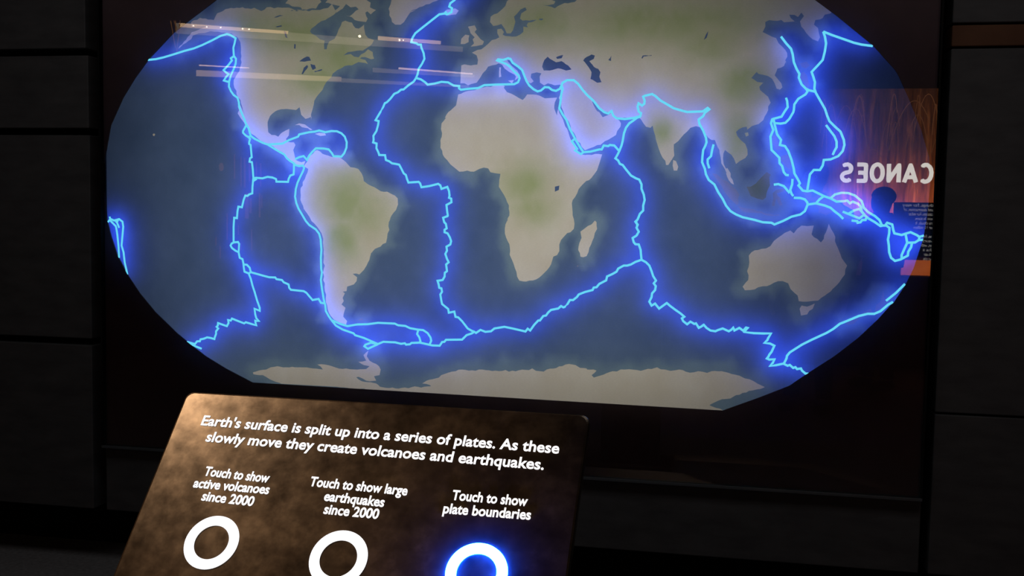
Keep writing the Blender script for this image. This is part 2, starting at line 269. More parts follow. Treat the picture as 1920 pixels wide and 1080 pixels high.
LAND = {
'North America': '''A1 855,200 935,160 1060,180 1090,120 1165,82 E8 830,115 1000,125 1140,140 1200,165 1280,110 1450,110 1570,115 1700,150 1820,150 1790,110 1660,95 1560,50 1600,0 L -118,70.5 -105,70 -96,72 -90,71.5 -86,70
E5 470,-20 500,30 460,60 420,130 320,130 60,150 40,165 220,160 360,150 480,150 600,120 660,60 700,140 720,190 640,250 560,300 450,350 350,430 330,470 350,500 420,540 480,590 550,610 545,740 580,740 620,620 700,580 740,500 760,440 810,330 860,310 960,340 1010,420 1060,430 1140,370 1160,520 1200,570 1290,600 1260,660 1180,720 1120,760 900,780 830,830 940,810 1060,860 1150,790 1200,740 1270,780 1290,880 1200,870 1100,860 1080,880 1160,900 1200,960 1060,930 960,980 850,990 740,1050 700,1080
A2 240,640 170,720 130,780 100,830 60,880 40,940 30,980 15,1030 15,1080 B2 20,90 B1 1885,110 1870,95 1840,40 1832,5 1800,30 1720,20 1640,30 1590,60 1555,110 1545,170 1550,230 1580,255 1640,270 1665,240 1740,200 1735,260 1710,290 1720,315 1780,320 1795,345 1775,390 1790,450 1795,478 1850,500 1885,488 1870,530 1800,520 1760,490 1720,455 1680,410 1600,362 1545,335 1480,305 1400,245 1360,190 1345,170 1300,100 1275,60 1290,-30 A1 1340,1040 1315,960 1300,900 1265,850 1245,790 1240,720 1290,640 1310,560 1305,450 1300,380 1270,330 1220,300 1100,285 1000,290 900,310 740,440 A1 860,290 1000,240 940,235 860,240''',
'Greenland': 'E5 1540,60 1510,130 1520,230 1560,330 1610,370 1690,370 1740,330 1790,250 1830,190 1920,150 A2 900,110 930,90 1050,40 1200,-10 L -22,70.5 -20,75 -18,79 -25,82.5 -40,83.2 -55,82 -65,80 -70,77.5 -60,76 -55,72 -53,70',
'Baffin Island': 'E5 560,40 690,-40 900,-60 1150,-30 1240,40 1230,110 1320,150 1240,215 1190,170 1160,190 1195,280 1170,330 1090,320 1000,300 960,260 870,235 980,200 1060,140 1020,100 940,110 870,60 820,130 730,190 700,160 780,90',
'South America': '''B1 1870,535 1905,490 B2 10,440 50,400 70,390 120,425 170,440 200,452 280,460 330,500 370,545 440,560 470,600 490,670 530,700 610,740 640,760 700,765 770,800 795,825 798,880 780,930 740,980 720,1020 C2 735,40 715,80 720,150 700,220 690,265 640,300 590,320 555,360 540,420 515,470 490,510 450,550 390,545 430,575 425,610 400,640 340,660 335,700 300,705 320,720 300,760 310,790 290,820 325,850 310,900 305,930 340,970 330,1000 280,985 220,955 190,920 165,860 150,800 140,700 125,600 130,500 130,330 125,230 110,180 70,120 20,70 B1 1900,960 1870,920 1840,840 1840,760 1860,680 1890,620 1910,560''',
'Africa': '''A2 1340,850 1330,900 1320,950 1250,1010 1220,1060 B2 1230,100 1190,150 1185,200 1195,240 1180,300 1180,370 1200,430 1240,480 1270,520 1320,560 1350,585 1420,575 1480,585 1530,560 1570,548 1610,555 1630,590 1680,600 1720,605 1710,660 1705,720 1730,760 1770,830 1795,920 1800,980 1780,1040 C2 1790,40 1765,100 1760,180 1785,250 1805,310 1815,400 1840,460 1865,530 1870,570 1890,605 1920,612 C3 60,605 120,595 170,560 220,510 255,460 270,410 275,390 310,375 330,340 330,280 345,240 380,200 430,170 460,140 465,60 B3 465,1050 450,980 445,900 450,840 490,780 530,710 570,670 620,640 650,600 680,540 700,480 715,430 680,425 620,435 560,435 530,430 500,400 450,330 430,290 400,200 350,90 320,20 A3 310,1040 285,980 290,920 310,878 250,882 200,885 150,860 90,850 40,850 20,880 0,900 A2 1850,860 1780,830 1750,790 1760,775 1730,765 1600,780 1520,800 1420,820''',
'Eurasia': '''A3 325,880 345,930 365,1000 400,1070 B3 430,170 480,270 530,360 560,392 640,362 700,343 740,310 800,280 840,255 850,220 880,180 885,150 870,125 830,100 800,55 770,75 720,95 690,50 A3 670,1000 640,950 625,912 650,915 690,965 735,1000 790,1012 820,1035 850,1055 960,1060 1040,1050 B3 1065,115 1110,180 1150,190 1170,170 1180,220 1200,300 1225,380 1260,460 1290,525 1310,525 1340,480 1365,440 1360,390 1360,340 1400,310 1450,250 1510,190 1560,175 1595,185 1640,240 1670,280 1700,300 1730,300 1745,340 1760,390
E3 110,560 150,650 170,760 180,850 230,930 260,1000 E4 250,200 290,300 330,350 370,370 350,300 320,200 270,120 E3 250,930 215,860 205,780 212,700 235,650 270,680 330,720 370,780 400,860 450,820 540,770 575,720 570,640 540,560 470,500 420,440 400,380 440,340 500,310 560,300 570,345 640,290 740,260 810,200 860,100 900,10 E7 640,860 680,740 640,650 580,600 520,550 510,500 570,440 480,430 440,400 390,370 440,310 470,280 500,310 560,320 640,340 700,380 740,450 770,530 820,545 855,510 840,450 790,390 740,330 780,230 880,190 910,110 E6 750,960 770,850 740,750 640,650 600,570 480,520 400,480 440,400 440,330 560,310 680,300 780,330 880,320 820,270 800,220 880,225 930,255 980,190 1020,240 960,320 980,400 1050,490 1150,590 1230,620 1260,560 1240,480 1230,420 1170,370 1190,300 1260,290 1300,270 1330,220 1420,200
A4 860,100 L 179,66.5 178,69 170,69.8 160,69.5 150,71.5 140,72.5 130,71 127,73.5 113,74 105,77.5 98,76 88,75.3 80,73 73,71.5 70,68.5 66,69 60,69 54,68.5 E1 1900,30 1750,45 1650,90 1600,125 1500,90 1420,75 1500,80 1590,60 1610,20 1530,-10 L 41,67.8 36,69.3 28,71 20,70 15,68 E1 860,90 800,150 740,200 640,250 630,330 680,390 740,380 800,360 850,430 880,500 940,500 990,400 1010,330 990,250 1040,200 1090,140 1160,110 1180,150 1100,200 1080,280 1120,310 1220,310 1330,300 1200,340 1180,380 1200,410 1130,400 1130,480 1080,520 960,550 860,540 820,520 840,480 800,430 740,440 740,500 770,560 660,600 600,660 540,710 500,740 440,750 360,790 430,830 440,970 200,980 E2 190,600 185,690 250,690 300,720 350,700 430,680 480,610 520,540 570,490 600,440 660,420 720,410 760,390 810,410 850,470 920,520 1000,560 1020,590 1000,645 1060,605 1080,570 1040,500 960,430 900,365 890,335 940,350 1000,410 1090,470 1120,520 1150,600 1180,660 1240,690 1285,660 1240,600 1250,545 1330,525 1400,540 1375,590 1380,680 1440,720 1500,690 1600,720 1680,710 1720,740 A3 345,800 338,850''',
'Australia': 'C4 60,660 110,600 100,520 120,440 115,380 140,350 230,320 310,295 340,250 400,205 440,175 490,155 520,180 550,140 590,110 640,115 700,110 690,150 680,190 730,230 765,262 790,230 810,170 835,95 855,140 880,180 890,250 920,320 940,370 970,430 1000,470 980,550 930,620 870,680 800,740 740,785 680,790 600,795 565,790 555,740 520,710 490,680 470,630 420,610 340,625 280,655 200,665 130,690 80,692',
'Antarctica': '''D1 745,632 740,615 790,600 860,590 900,570 960,560 1040,570 1120,570 1170,570 1280,580 1370,590 1320,545 1390,545 1480,570 1580,580 1680,590 1760,585 1790,560 1740,550 1690,520 1760,510 1735,460 1780,420 1765,470 1790,510 1850,540 1890,590 1880,640 1830,650 1850,690 1760,690 1690,655 1670,660 1720,695 1850,715 1870,730 D2 60,745 200,760 400,745 520,740 510,730 440,715 480,690 560,670 640,630 740,605 800,590 860,600 980,590 1100,600 1250,600 1400,595 1430,580 1500,605 1560,590 1700,560 1760,540 1820,550 1860,575 1920,580 D3 100,590 185,600 140,640 160,662 200,650 250,635 330,605 440,590 550,595 680,585 730,570 800,590 850,602 930,590 990,610 1060,615 1140,610 1180,620 1220,605 1310,605 1400,630 1470,645 1520,670 1600,695 1700,748 1620,770 1500,800 1440,820 1390,850 1280,870 1200,910 1260,935 1330,962 D2 0,776 D1 1500,745 1000,718 920,690 830,640''',
'Britain': 'E1 300,400 350,390 400,380 430,440 400,480 450,540 490,590 540,620 520,670 430,690 340,700 390,650 370,590 400,560 340,500 320,440',
'Ireland': 'E1 200,580 260,520 320,530 310,630 250,660 190,660',
'Iceland': 'A2 1210,110 1240,85 1310,75 1345,95 1320,130 1250,140',
'Madagascar': 'C3 545,395 520,390 500,330 510,270 530,220 520,165 560,135 620,100 650,65 665,80 670,140 640,220 600,310 575,385',
'Sri Lanka': 'B3 1355,480 1380,490 1400,540 1390,575 1360,575 1350,530',
'Sumatra': 'E4 40,200 110,210 200,290 320,370 400,440 450,520 440,640 420,680 350,620 260,520 180,380 100,280',
'Java': 'E4 430,690 520,720 600,730 720,765 900,805 1050,815 1050,835 880,835 720,800 600,790 480,760',
'Borneo': 'E4 560,400 620,400 700,350 780,260 860,180 920,220 900,260 910,380 870,460 850,560 800,600 720,580 620,540 590,470',
'Sulawesi': 'E4 950,500 1000,450 1090,430 1150,440 1100,475 1010,500 1030,540 1060,560 1100,670 1060,690 1010,580 980,690 940,690 960,580',
'Luzon': 'E3 950,430 1010,440 1045,560 1090,640 1000,650 950,560',
'Mindanao': 'E3 1080,740 1190,720 1230,840 1210,950 1130,880 1060,800',
'Honshu': 'E7 1120,300 1180,280 1230,340 1270,480 1230,530 1180,480 1130,390',
'Hokkaido': 'E6 960,950 1060,925 1110,980 1050,1030 990,1010',
'New Guinea': 'L 131,-1 134,-1 135,-3.3 138,-1.7 141,-2.6 145,-4.5 147,-6 150.5,-10.3 147.5,-9.7 144,-7.8 141,-9.1 138,-8.3 138,-7 135.5,-4.5 133,-4 132.5,-2.8',
'northern New Zealand': 'L 173,-34.5 175.5,-37 178.3,-37.7 177,-39.5 175.2,-41.6 173.8,-39.3 174.7,-38',
'southern New Zealand': 'L 172.7,-40.6 174.2,-41.7 171.2,-44.2 170.5,-46 168.5,-46.6 166.5,-45.9 170.5,-42.8',
'Tasmania': 'C4 590,830 640,840 710,810 690,860 640,910 585,920',
'Cuba': 'B1 1790,165 1830,150 1880,160 1920,190 B2 28,207 10,212 B1 1880,190 1830,165',
'Hispaniola': 'B2 50,245 90,235 140,240 150,258 100,264',
'Sardinia': 'E2 770,450 795,450 800,590 765,600 765,530',
'Sicily': 'E2 900,650 990,640 960,690',
'Falkland Islands': 'C2 440,955 470,945 490,955 465,965',
'Hainan': 'E3 530,395 580,385 590,430 550,450',
'Hawaii': 'B1 510,248 522,240 533,250 525,265 513,262',
}
LAKES = '''
A3 175,600 195,540 225,510 265,540 300,560 350,550 410,590 440,625 390,635 320,615 240,635 190,635
A3 300,515 365,495 350,525 310,530
A3 545,545 580,510 620,490 650,500 640,530 600,550 640,600 680,620 700,650 690,690 710,740 670,745 610,710 620,650 590,600
A3 1630,360 1650,310 1670,280 1655,340
B3 290,720 330,710 325,750 290,765
A3 770,540 800,500 795,550
A3 1070,520 1080,500 1160,495 1160,502 1090,508 1075,530
E1 1370,280 1430,280 1410,305 1370,300
A1 1830,552 1870,522 1900,508 1920,512 A2 15,545 -20,550
A1 1850,665 1870,610 1900,585 1910,600 1880,640 1862,668
A2 10,575 50,585 60,615 30,630 15,600
A2 45,640 115,622 115,632 50,650
A1 1690,275 1712,290 1725,345 1705,335
A1 1785,395 1798,400 1795,440 1782,435
E8 1390,265 1480,225 1530,235 1440,260
E8 1410,400 1500,380 1510,395 1440,410
'''
# ------------------------------------------------------------------ room shell
ROOM_X0, ROOM_X1, ROOM_Y0, CEIL = -4.6, 5.2, -6.9, 3.35
M_wall = mat_surface('charcoal_paint', (0.018, 0.018, 0.019), (0.026, 0.026, 0.027), 5, 0.75, 0.2)
M_floor = mat_surface('dark_grey_carpet', (0.14, 0.14, 0.145), (0.22, 0.22, 0.225), 60, 0.9, 0.1, bump=0.1)
M_ceil = mat_surface('black_ceiling', (0.012, 0.012, 0.012), (0.018, 0.018, 0.018), 3, 0.9, 0.1)
M_board = mat_surface('slate_cladding', (0.042, 0.044, 0.047), (0.066, 0.068, 0.071), 7, 0.7, 0.25, (1, 1, 3))
M_board_brown = mat_surface('rust_cladding', (0.075, 0.032, 0.016), (0.11, 0.05, 0.024), 7, 0.7, 0.25)
M_black = mat_surface('black_shadow_gap', (0.004, 0.004, 0.004), (0.006, 0.006, 0.006), 4, 0.8, 0.1)

struct(box('floor', (ROOM_X0, ROOM_Y0, -0.1), (ROOM_X1, 0.75, 0.0), M_floor))
struct(box('ceiling', (ROOM_X0, ROOM_Y0, CEIL), (ROOM_X1, 0.75, CEIL + 0.1), M_ceil))
struct(box('wall_left', (ROOM_X0 - 0.1, ROOM_Y0, 0), (ROOM_X0, 0.75, CEIL), M_wall))
struct(box('wall_right', (ROOM_X1, ROOM_Y0, 0), (ROOM_X1 + 0.1, 0.75, CEIL), M_wall))
struct(box('wall_back', (ROOM_X0, 0.62, 0), (ROOM_X1, 0.75, CEIL), M_wall))
struct(box('wall_front', (ROOM_X0, ROOM_Y0 - 0.1, 0), (ROOM_X1, ROOM_Y0, CEIL), M_wall))

# stone-like cladding boards either side of the map, with open black joints
trim_n = 0
def trim(lo, hi, mat, bev=0.004):
    global trim_n; trim_n += 1
    return struct(box('trim_%d' % trim_n, lo, hi, mat, bevel=bev))
DX0, DX1, DZ0, DZ1 = -1.459, 1.503, ZC - 1.012, ZC + 1.05        # the display's front
KICK = 0.232                                                      # height of the recessed kick space
zl = [KICK, ZC - 0.62, ZC + 0.180, ZC + 0.478, ZC + 0.93, CEIL - 0.02]
xe = [-1.519, -1.519, -1.522, -1.532, -1.532]
for i in range(5):
    trim((ROOM_X0 + 0.02, 0.0, zl[i] + (0.014 if i else 0)), (xe[i], 0.12, zl[i + 1] - 0.012), M_board)
zr = [KICK, ZC - 0.730, ZC + 0.452, ZC + 0.526, ZC + 1.02, CEIL - 0.02]
for i in range(5):
    trim((1.538, 0.0, zr[i] + (0.004 if i else 0)), (ROOM_X1 - 0.02, 0.12, zr[i + 1] - 0.003), M_board_brown if i == 2 else M_board)
trim((DX0 - 0.005, 0.0, KICK), (DX1 + 0.005, 0.12, DZ0 - 0.012), M_board)        # apron board under the map
trim((DX0 - 0.005, 0.0, DZ1 + 0.012), (DX1 + 0.005, 0.12, CEIL - 0.02), M_board)
trim((ROOM_X0 + 0.02, 0.30, 0.0), (ROOM_X1 - 0.02, 0.34, KICK), M_black, 0)      # back of the kick space
trim((ROOM_X0 + 0.02, 0.56, KICK), (ROOM_X1 - 0.02, 0.61, CEIL - 0.01), M_black, 0)

# ------------------------------------------------------------------ map display: light box, printed sheet, lit plate boundaries, glass
disp = thing('map_display', 'large backlit oval world map with glowing blue boundary lines behind glass', 'display', (0, 0.0, DZ0))

def in_poly(P, poly):
    x, y = P[:, 0], P[:, 1]; res = np.zeros(len(P), bool)
    a = np.array(poly); b = np.roll(a, -1, 0)
    for (x1, y1), (x2, y2) in zip(a, b):
        if y1 == y2: continue
        c = ((y1 > y) != (y2 > y)) & (x < (x2 - x1) * (y - y1) / (y2 - y1) + x1)
        res ^= c
    return res
def roughen(poly, amp=0.0022, step=0.011, seed=0):
    rg = random.Random(seed); out = []
    for i, a in enumerate(poly):
        b = poly[(i + 1) % len(poly)]
        d = math.hypot(b[0] - a[0], b[1] - a[1]); n = max(1, int(d / step))
        nx, nz = (-(b[1] - a[1]) / (d + 1e-9), (b[0] - a[0]) / (d + 1e-9))
        for k in range(n):
            t = k / n; j = rg.gauss(0, amp) if 0 < k and d < 0.2 else 0
            out.append((a[0] + (b[0] - a[0]) * t + nx * j, a[1] + (b[1] - a[1]) * t + nz * j))
    return out

outline = parse(OUTLINE_LOW)[::-1] + parse(OUTLINE) + parse('L 180,72 180,80 180,86 180,90 -180,90 -180,86 -180,80 -180,72')
outline = roughen(outline, 0, 0.02)
lands = {k: roughen(parse(v), 0.0018, 0.011, i) for i, (k, v) in enumerate(LAND.items())}
lakes = [roughen(parse(l), 0.0008, 0.008, i) for i, l in enumerate(LAKES.strip().split('\n'))]

verts, edges = [], []
def add_loop(poly):
    b = len(verts); verts.extend(poly); n = len(poly)
    edges.extend((b + i, b + (i + 1) % n) for i in range(n))
RX0, RX1, RZ0, RZ1 = DX0 + 0.004, DX1 - 0.004, DZ0 - ZC + 0.004, DZ1 - ZC - 0.004
for poly in [outline] + list(lands.values()) + lakes: add_loop(poly)
gx, gz = np.meshgrid(np.arange(-1.5, 1.5, 0.02), np.arange(-0.78, 0.8, 0.02))
gx = gx + 0.01 * (np.arange(gx.shape[0]) % 2)[:, None]
grid = np.c_[gx.ravel(), gz.ravel()]
grid = grid[in_poly(grid, outline)]
verts.extend(map(tuple, grid))
vo, eo, fo, _, _, _ = geometry.delaunay_2d_cdt([Vector(v) for v in verts], edges, [], 0, 1e-5)
V = np.array([(v.x, v.y) for v in vo]); F = np.array([f for f in fo if len(f) == 3])
cen = V[F].mean(1)
inside = in_poly(cen, outline)
owner = np.full(len(F), -1)
for i, poly in enumerate(lands.values()):
    owner[in_poly(cen, poly) & (owner < 0)] = i
for l in lakes: owner[in_poly(cen, l)] = -1
# printed colours per vertex
coast = np.array([p for k, poly in lands.items() if k != 'Hawaii' for p in poly])
DARK_ISLES = {'Sumatra', 'Java', 'Borneo', 'Sulawesi', 'Luzon', 'Mindanao', 'Honshu', 'Hokkaido', 'New Guinea', 'northern New Zealand', 'southern New Zealand', 'Falkland Islands'}
def coast_dist(P):
    out = np.empty(len(P))
    for i in range(0, len(P), 500):
        q = P[i:i + 500]; out[i:i + 500] = np.sqrt(((q[:, None] - coast[None]) ** 2).sum(2)).min(1)
    return out
cd = coast_dist(V)
def fbm(x, z, s, seed): return mnoise.fractal(Vector((x * s, z * s, seed)), 1.0, 2.0, 5)
GREEN = [(650, 370, 62, 60), (690, 400, 40, 50), (640, 110, 80, 50), (560, 60, 90, 40), (480, 50, 60, 30), (600, 150, 60, 40), (1250, 45, 190, 42), (1000, 45, 80, 40),
         (1330, 75, 60, 40), (985, 345, 48, 40), (1000, 390, 40, 30), (1385, 255, 30, 50), (1425, 350, 30, 30), (1400, 160, 50, 40), (640, 450, 40, 45), (1240, 245, 22, 25), (740, 60, 1, 1)]
GP = [(*(lambda p: (p[0], p[2] - ZC))(wall_pt(a, b)), c * 0.00193, d * 0.00193) for a, b, c, d in GREEN]
# heights of the mid-ocean ridges lighten the water print a little along the plate lines
polylines = [parse(l) for l in LINES.strip().split('\n')]
DEEP, MID, SHELF = np.array((0.066, 0.112, 0.215)), np.array((0.105, 0.165, 0.30)), np.array((0.19, 0.285, 0.34))
SAND, PALE, MOSS = np.array((0.60, 0.545, 0.42)), np.array((0.69, 0.655, 0.55)), np.array((0.36, 0.42, 0.20))
def sea_col(x, z, d):
    n = 0.5 + 0.5 * fbm(x, z, 4.5, 3.1); m = 0.5 + 0.5 * fbm(x, z, 16, 9.7); v = 0.5 + 0.5 * fbm(x * 0.7, z, 55, 2.2)
    c = DEEP + (MID - DEEP) * min(1, max(0, 0.10 + 0.85 * n + 0.3 * (m - 0.5) + 0.25 * (v - 0.5)))
    ww = 0.012 + 0.05 * m * m; s = 1 / (1 + math.exp((d - ww) / 0.007))
    c = c + (SHELF - c) * min(1, s * 0.9)
    if z < -0.52: c = c + (SHELF - c) * min(0.45, (-0.52 - z) * 2.2)
    return c
def land_col(x, z):
    n = 0.5 + 0.5 * fbm(x, z, 9, 5.0); m = 0.5 + 0.5 * fbm(x, z, 40, 1.0)
    c = SAND + (PALE - SAND) * min(1, max(0, n))
    g = 0
    for a, b, rx, rz in GP: g = max(g, math.exp(-(((x - a) / rx) ** 2 + ((z - b) / rz) ** 2) * 0.9))
    g = min(1, max(0, g * (0.55 + 0.75 * n) + 0.25 * (m - 0.5) * (g > 0.05)))
    if z < -0.6: g = 0
    return c + (MOSS - c) * g * 0.95

M_print, nt, out = new_mat('printed_translucent_film')
at = N(nt, 'ShaderNodeVertexColor', layer_name='print')
gr = noise(nt, coords(nt, (1, 1, 3)), 120, 3)
grm = N(nt, 'ShaderNodeMapRange'); nt.links.new(gr, grm.inputs[0]); grm.inputs[3].default_value = 0.90; grm.inputs[4].default_value = 1.10
mul = N(nt, 'ShaderNodeVectorMath', operation='SCALE'); nt.links.new(at.outputs[0], mul.inputs[0]); nt.links.new(grm.outputs[0], mul.inputs['Scale'])
tr = N(nt, 'ShaderNodeBsdfTranslucent'); nt.links.new(mul.outputs[0], tr.inputs[0])
nt.links.new(tr.outputs[0], out.inputs[0])

def sheet(name, sel, water, label=None):
    fs = F[sel]; ids, inv = np.unique(fs, return_inverse=True); inv = inv.reshape(fs.shape)
    o = link_mesh(name, [(V[i, 0], 0.0, V[i, 1] + ZC) for i in ids], [tuple(map(int, f)) for f in inv], M_print, disp)
    ca = o.data.color_attributes.new('print', 'FLOAT_COLOR', 'POINT')
    tint = 1.0 if not label or label.split(' of ')[-1] not in DARK_ISLES else np.array((0.38, 0.44, 0.60))
    for k, i in enumerate(ids):
        c = sea_col(V[i, 0], V[i, 1], cd[i]) if water else land_col(V[i, 0], V[i, 1]) * tint
        ca.data[k].color = (*map(float, c), 1)
    if label: o['label'] = label
    return o
sheet('ocean_film', inside & (owner < 0), True, 'blue printed oceans of the backlit map')
for i, k in enumerate(lands):
    if (inside & (owner == i)).any():
        sheet('landmass', inside & (owner == i), False, 'pale printed landmass of ' + k)

# black masking board around the oval
mv = [(RX0, RZ0), (RX1, RZ0), (RX1, RZ1), (RX0, RZ1)]
nO = len(outline)
v2, e2, f2, _, _, _ = geometry.delaunay_2d_cdt([Vector(v) for v in mv + outline], [(0, 1), (1, 2), (2, 3), (3, 0)] + [(4 + i, 4 + (i + 1) % nO) for i in range(nO)], [], 1, 1e-6)
tri = [tuple(f) for f in f2]
cc = np.array([[np.mean([v2[i].x for i in f]), np.mean([v2[i].y for i in f])] for f in tri])
hole = in_poly(cc, outline)
M_mask = mat_surface('matt_maroon_black_board', (0.095, 0.070, 0.080), (0.125, 0.092, 0.104), 5, 0.85, 0.1)
bm = bmesh.new()
bv = [bm.verts.new((v.x, -0.002, v.y + ZC)) for v in v2]
for f, h in zip(tri, hole):
    if not h: bm.faces.new([bv[i] for i in f])
bmesh.ops.delete(bm, geom=[v for v in bm.verts if not v.link_faces], context='VERTS')
ext = bmesh.ops.extrude_face_region(bm, geom=bm.faces[:])
bmesh.ops.translate(bm, vec=(0, -0.004, 0), verts=[v for v in ext['geom'] if isinstance(v, bmesh.types.BMVert)])
link_bm('mask_board', bm, M_mask, disp)

# light box behind the film
M_inner = mat_surface('light_box_lining', (0.06, 0.06, 0.06), (0.07, 0.07, 0.07), 3, 0.9, 0.1)
bm = bmesh.new()
add_box(bm, (DX0, 0.002, DZ0), (DX0 + 0.012, 0.46, DZ1)); add_box(bm, (DX1 - 0.012, 0.002, DZ0), (DX1, 0.46, DZ1))
add_box(bm, (DX0 + 0.012, 0.002, DZ0), (DX1 - 0.012, 0.46, DZ0 + 0.012)); add_box(bm, (DX0 + 0.012, 0.002, DZ1 - 0.012), (DX1 - 0.012, 0.46, DZ1))
add_box(bm, (DX0, 0.46, DZ0), (DX1, 0.475, DZ1))
link_bm('light_box', bm, M_inner, disp)

# plate boundaries: cyan light lines on the film, and unseen blue strips added behind the film to make the halo
M_line = mat_emit('cyan_light_line', (0.15, 0.74, 1.0), 1.0, 'NONE')
M_halo = mat_emit('blue_halo_strip', (0.075, 0.15, 1.0), 12.5, 'FRONT')
M_halo_dim = mat_emit('dimmed_blue_halo_strip', (0.075, 0.15, 1.0), 6.0, 'FRONT')  # weaker version of the added strips, for a fainter halo over land
def simplify(P, eps):
    if len(P) < 3: return P
    a, b = np.array(P[0]), np.array(P[-1]); d = b - a; L = np.hypot(*d)
    q = np.array(P[1:-1]) - a
    dist = np.abs(q[:, 0] * d[1] - q[:, 1] * d[0]) / L if L > 1e-9 else np.hypot(q[:, 0], q[:, 1])
    i = int(dist.argmax())
    if dist[i] < eps: return [P[0], P[-1]]
    return simplify(P[:i + 2], eps)[:-1] + simplify(P[i + 1:], eps)
for pl in polylines:
    bm = bmesh.new(); add_tube(bm, [(x, -0.0015, z + ZC) for x, z in pl], 0.0038, 6)
    link_bm('boundary_line', bm, M_line, disp, True)
big_lands = [p for k, p in lands.items() if len(p) > 90]
def over_land(x, z): return any(in_poly(np.array([[x, z]]), p)[0] for p in big_lands)
for pl in polylines:
    bm = bmesh.new(); flags = []
    q = []
    for a, b in zip(*(lambda s_: (s_[:-1], s_[1:]))(simplify(pl, 0.008))):
        L = math.hypot(b[0] - a[0], b[1] - a[1]); n_ = max(1, int(L / 0.05))
        q += [(a[0] + (b[0] - a[0]) * i / n_, a[1] + (b[1] - a[1]) * i / n_) for i in range(n_)]
    q.append(pl[-1])
    for a, b in zip(q[:-1], q[1:]):
        a = np.array(a); b = np.array(b); d = b - a; L = np.hypot(*d)
        if L < 1e-4: continue
        n = np.array((-d[1], d[0])) / L * 0.007
        vs = [bm.verts.new((p[0], 0.050, p[1] + ZC)) for p in (a - n, b - n, b + n, a + n)]
        f_ = bm.faces.new(vs); f_.material_index = int(over_land(*((np.array(vs[0].co) + np.array(vs[2].co)) / 2)[[0, 2]] - np.array((0, ZC))))
    for f_ in bm.faces:
        f_.normal_update()
        if f_.normal.y > 0: f_.normal_flip()
    me = bpy.data.meshes.new('halo_strip'); bm.to_mesh(me); bm.free()
    me.materials.append(M_halo); me.materials.append(M_halo_dim)
    o = bpy.data.objects.new('halo_strip', me); COL.objects.link(o); o.parent = disp

# glass pane in its slim frame
M_glass, nt, out = new_mat('clear_glass_pane')
tp = N(nt, 'ShaderNodeBsdfTransparent'); gl = N(nt, 'ShaderNodeBsdfGlossy', Roughness=0.0)
fr = N(nt, 'ShaderNodeFresnel', IOR=1.45); ml = N(nt, 'ShaderNodeMath', operation='MULTIPLY'); ml.inputs[1].default_value = 2.4
nt.links.new(fr.outputs[0], ml.inputs[0])
mx = N(nt, 'ShaderNodeMixShader'); nt.links.new(ml.outputs[0], mx.inputs[0]); nt.links.new(tp.outputs[0], mx.inputs[1]); nt.links.new(gl.outputs[0], mx.inputs[2])
nt.links.new(mx.outputs[0], out.inputs[0])
link_mesh('glass_pane', [(DX0 + 0.004, GLASS_Y, DZ0 + 0.006), (DX1 - 0.004, GLASS_Y, DZ0 + 0.006), (DX1 - 0.004, GLASS_Y, DZ1 - 0.006), (DX0 + 0.004, GLASS_Y, DZ1 - 0.006)], [(0, 1, 2, 3)], M_glass, disp)
M_frame = mat_surface('blue_grey_metal_edge', (0.045, 0.055, 0.062), (0.06, 0.07, 0.078), 8, 0.45, 0.5)
bm = bmesh.new()
add_box(bm, (DX0 - 0.002, GLASS_Y - 0.004, DZ0 - 0.006), (DX1 + 0.002, 0.0, DZ0 + 0.004), 0.001)
link_bm('glass_edge_strip', bm, M_frame, disp)
bm = bmesh.new()
for xa in (DX0 - 0.002, DX1 - 0.004): add_box(bm, (xa, GLASS_Y - 0.003, DZ0 + 0.004), (xa + 0.006, 0.0, DZ1), 0.001)
add_box(bm, (DX0 - 0.002, GLASS_Y - 0.003, DZ1), (DX1 + 0.002, 0.0, DZ1 + 0.006), 0.001)
link_bm('side_frame', bm, M_black, disp)
adopt(disp)
# ------------------------------------------------------------------ touch console in front of the map
WP = 0.62
yawp = math.radians(-1.5)
U = Vector((math.cos(yawp), math.sin(yawp), 0)); tl = math.radians(48.2)
Hh = Vector((-math.sin(yawp), math.cos(yawp), 0))
Vv = -(Hh * math.cos(tl) + Vector((0, 0, 1)) * math.sin(tl))        # down the slope, towards the visitor
Nn = U.cross(-Vv)                                                  # out of the panel face
dTL, dTR = Vector(ray(351, 733)), Vector(ray(1105, 790))
# distance along the top-left ray so that the top edge is WP wide
n2 = Vv.cross(Nn)
t2 = None
best = None
for s in np.linspace(0.8, 4, 6401):
    P = Vector(CAM) + dTL * s
    t = (P - Vector(CAM)).dot(Nn) / dTR.dot(Nn); Q = Vector(CAM) + dTR * t
    e = abs((Q - P).dot(U) - WP)
    if best is None or e < best[0]: best = (e, P)
P0 = best[1]                                                       # panel's top-left corner
PL = 0.50                                                          # panel length down the slope
def on_panel(px, py):
    d = Vector(ray(px, py)); t = (P0 - Vector(CAM)).dot(Nn) / d.dot(Nn); return Vector(CAM) + d * t
def pan(a, b, c=0.0): return P0 + U * a + Vv * b + Nn * c
base_mid = pan(WP / 2, PL / 2)
cons = thing('touch_console', 'slanted dark bronze touch console with white text and glowing rings in front of the map', 'console', (base_mid.x, base_mid.y, 0))
M_panel, nt, out = new_mat('mottled_bronze_panel')
b = N(nt, 'ShaderNodeBsdfPrincipled', Roughness=0.42)
b.inputs['Specular IOR Level'].default_value = 0.5
co = coords(nt)
n1 = noise(nt, co, 9, 6, 0.62); n3 = noise(nt, co, 38, 4, 0.6)
mixn = N(nt, 'ShaderNodeMath', operation='MULTIPLY_ADD'); nt.links.new(n3, mixn.inputs[0]); mixn.inputs[1].default_value = 0.45; nt.links.new(n1, mixn.inputs[2])
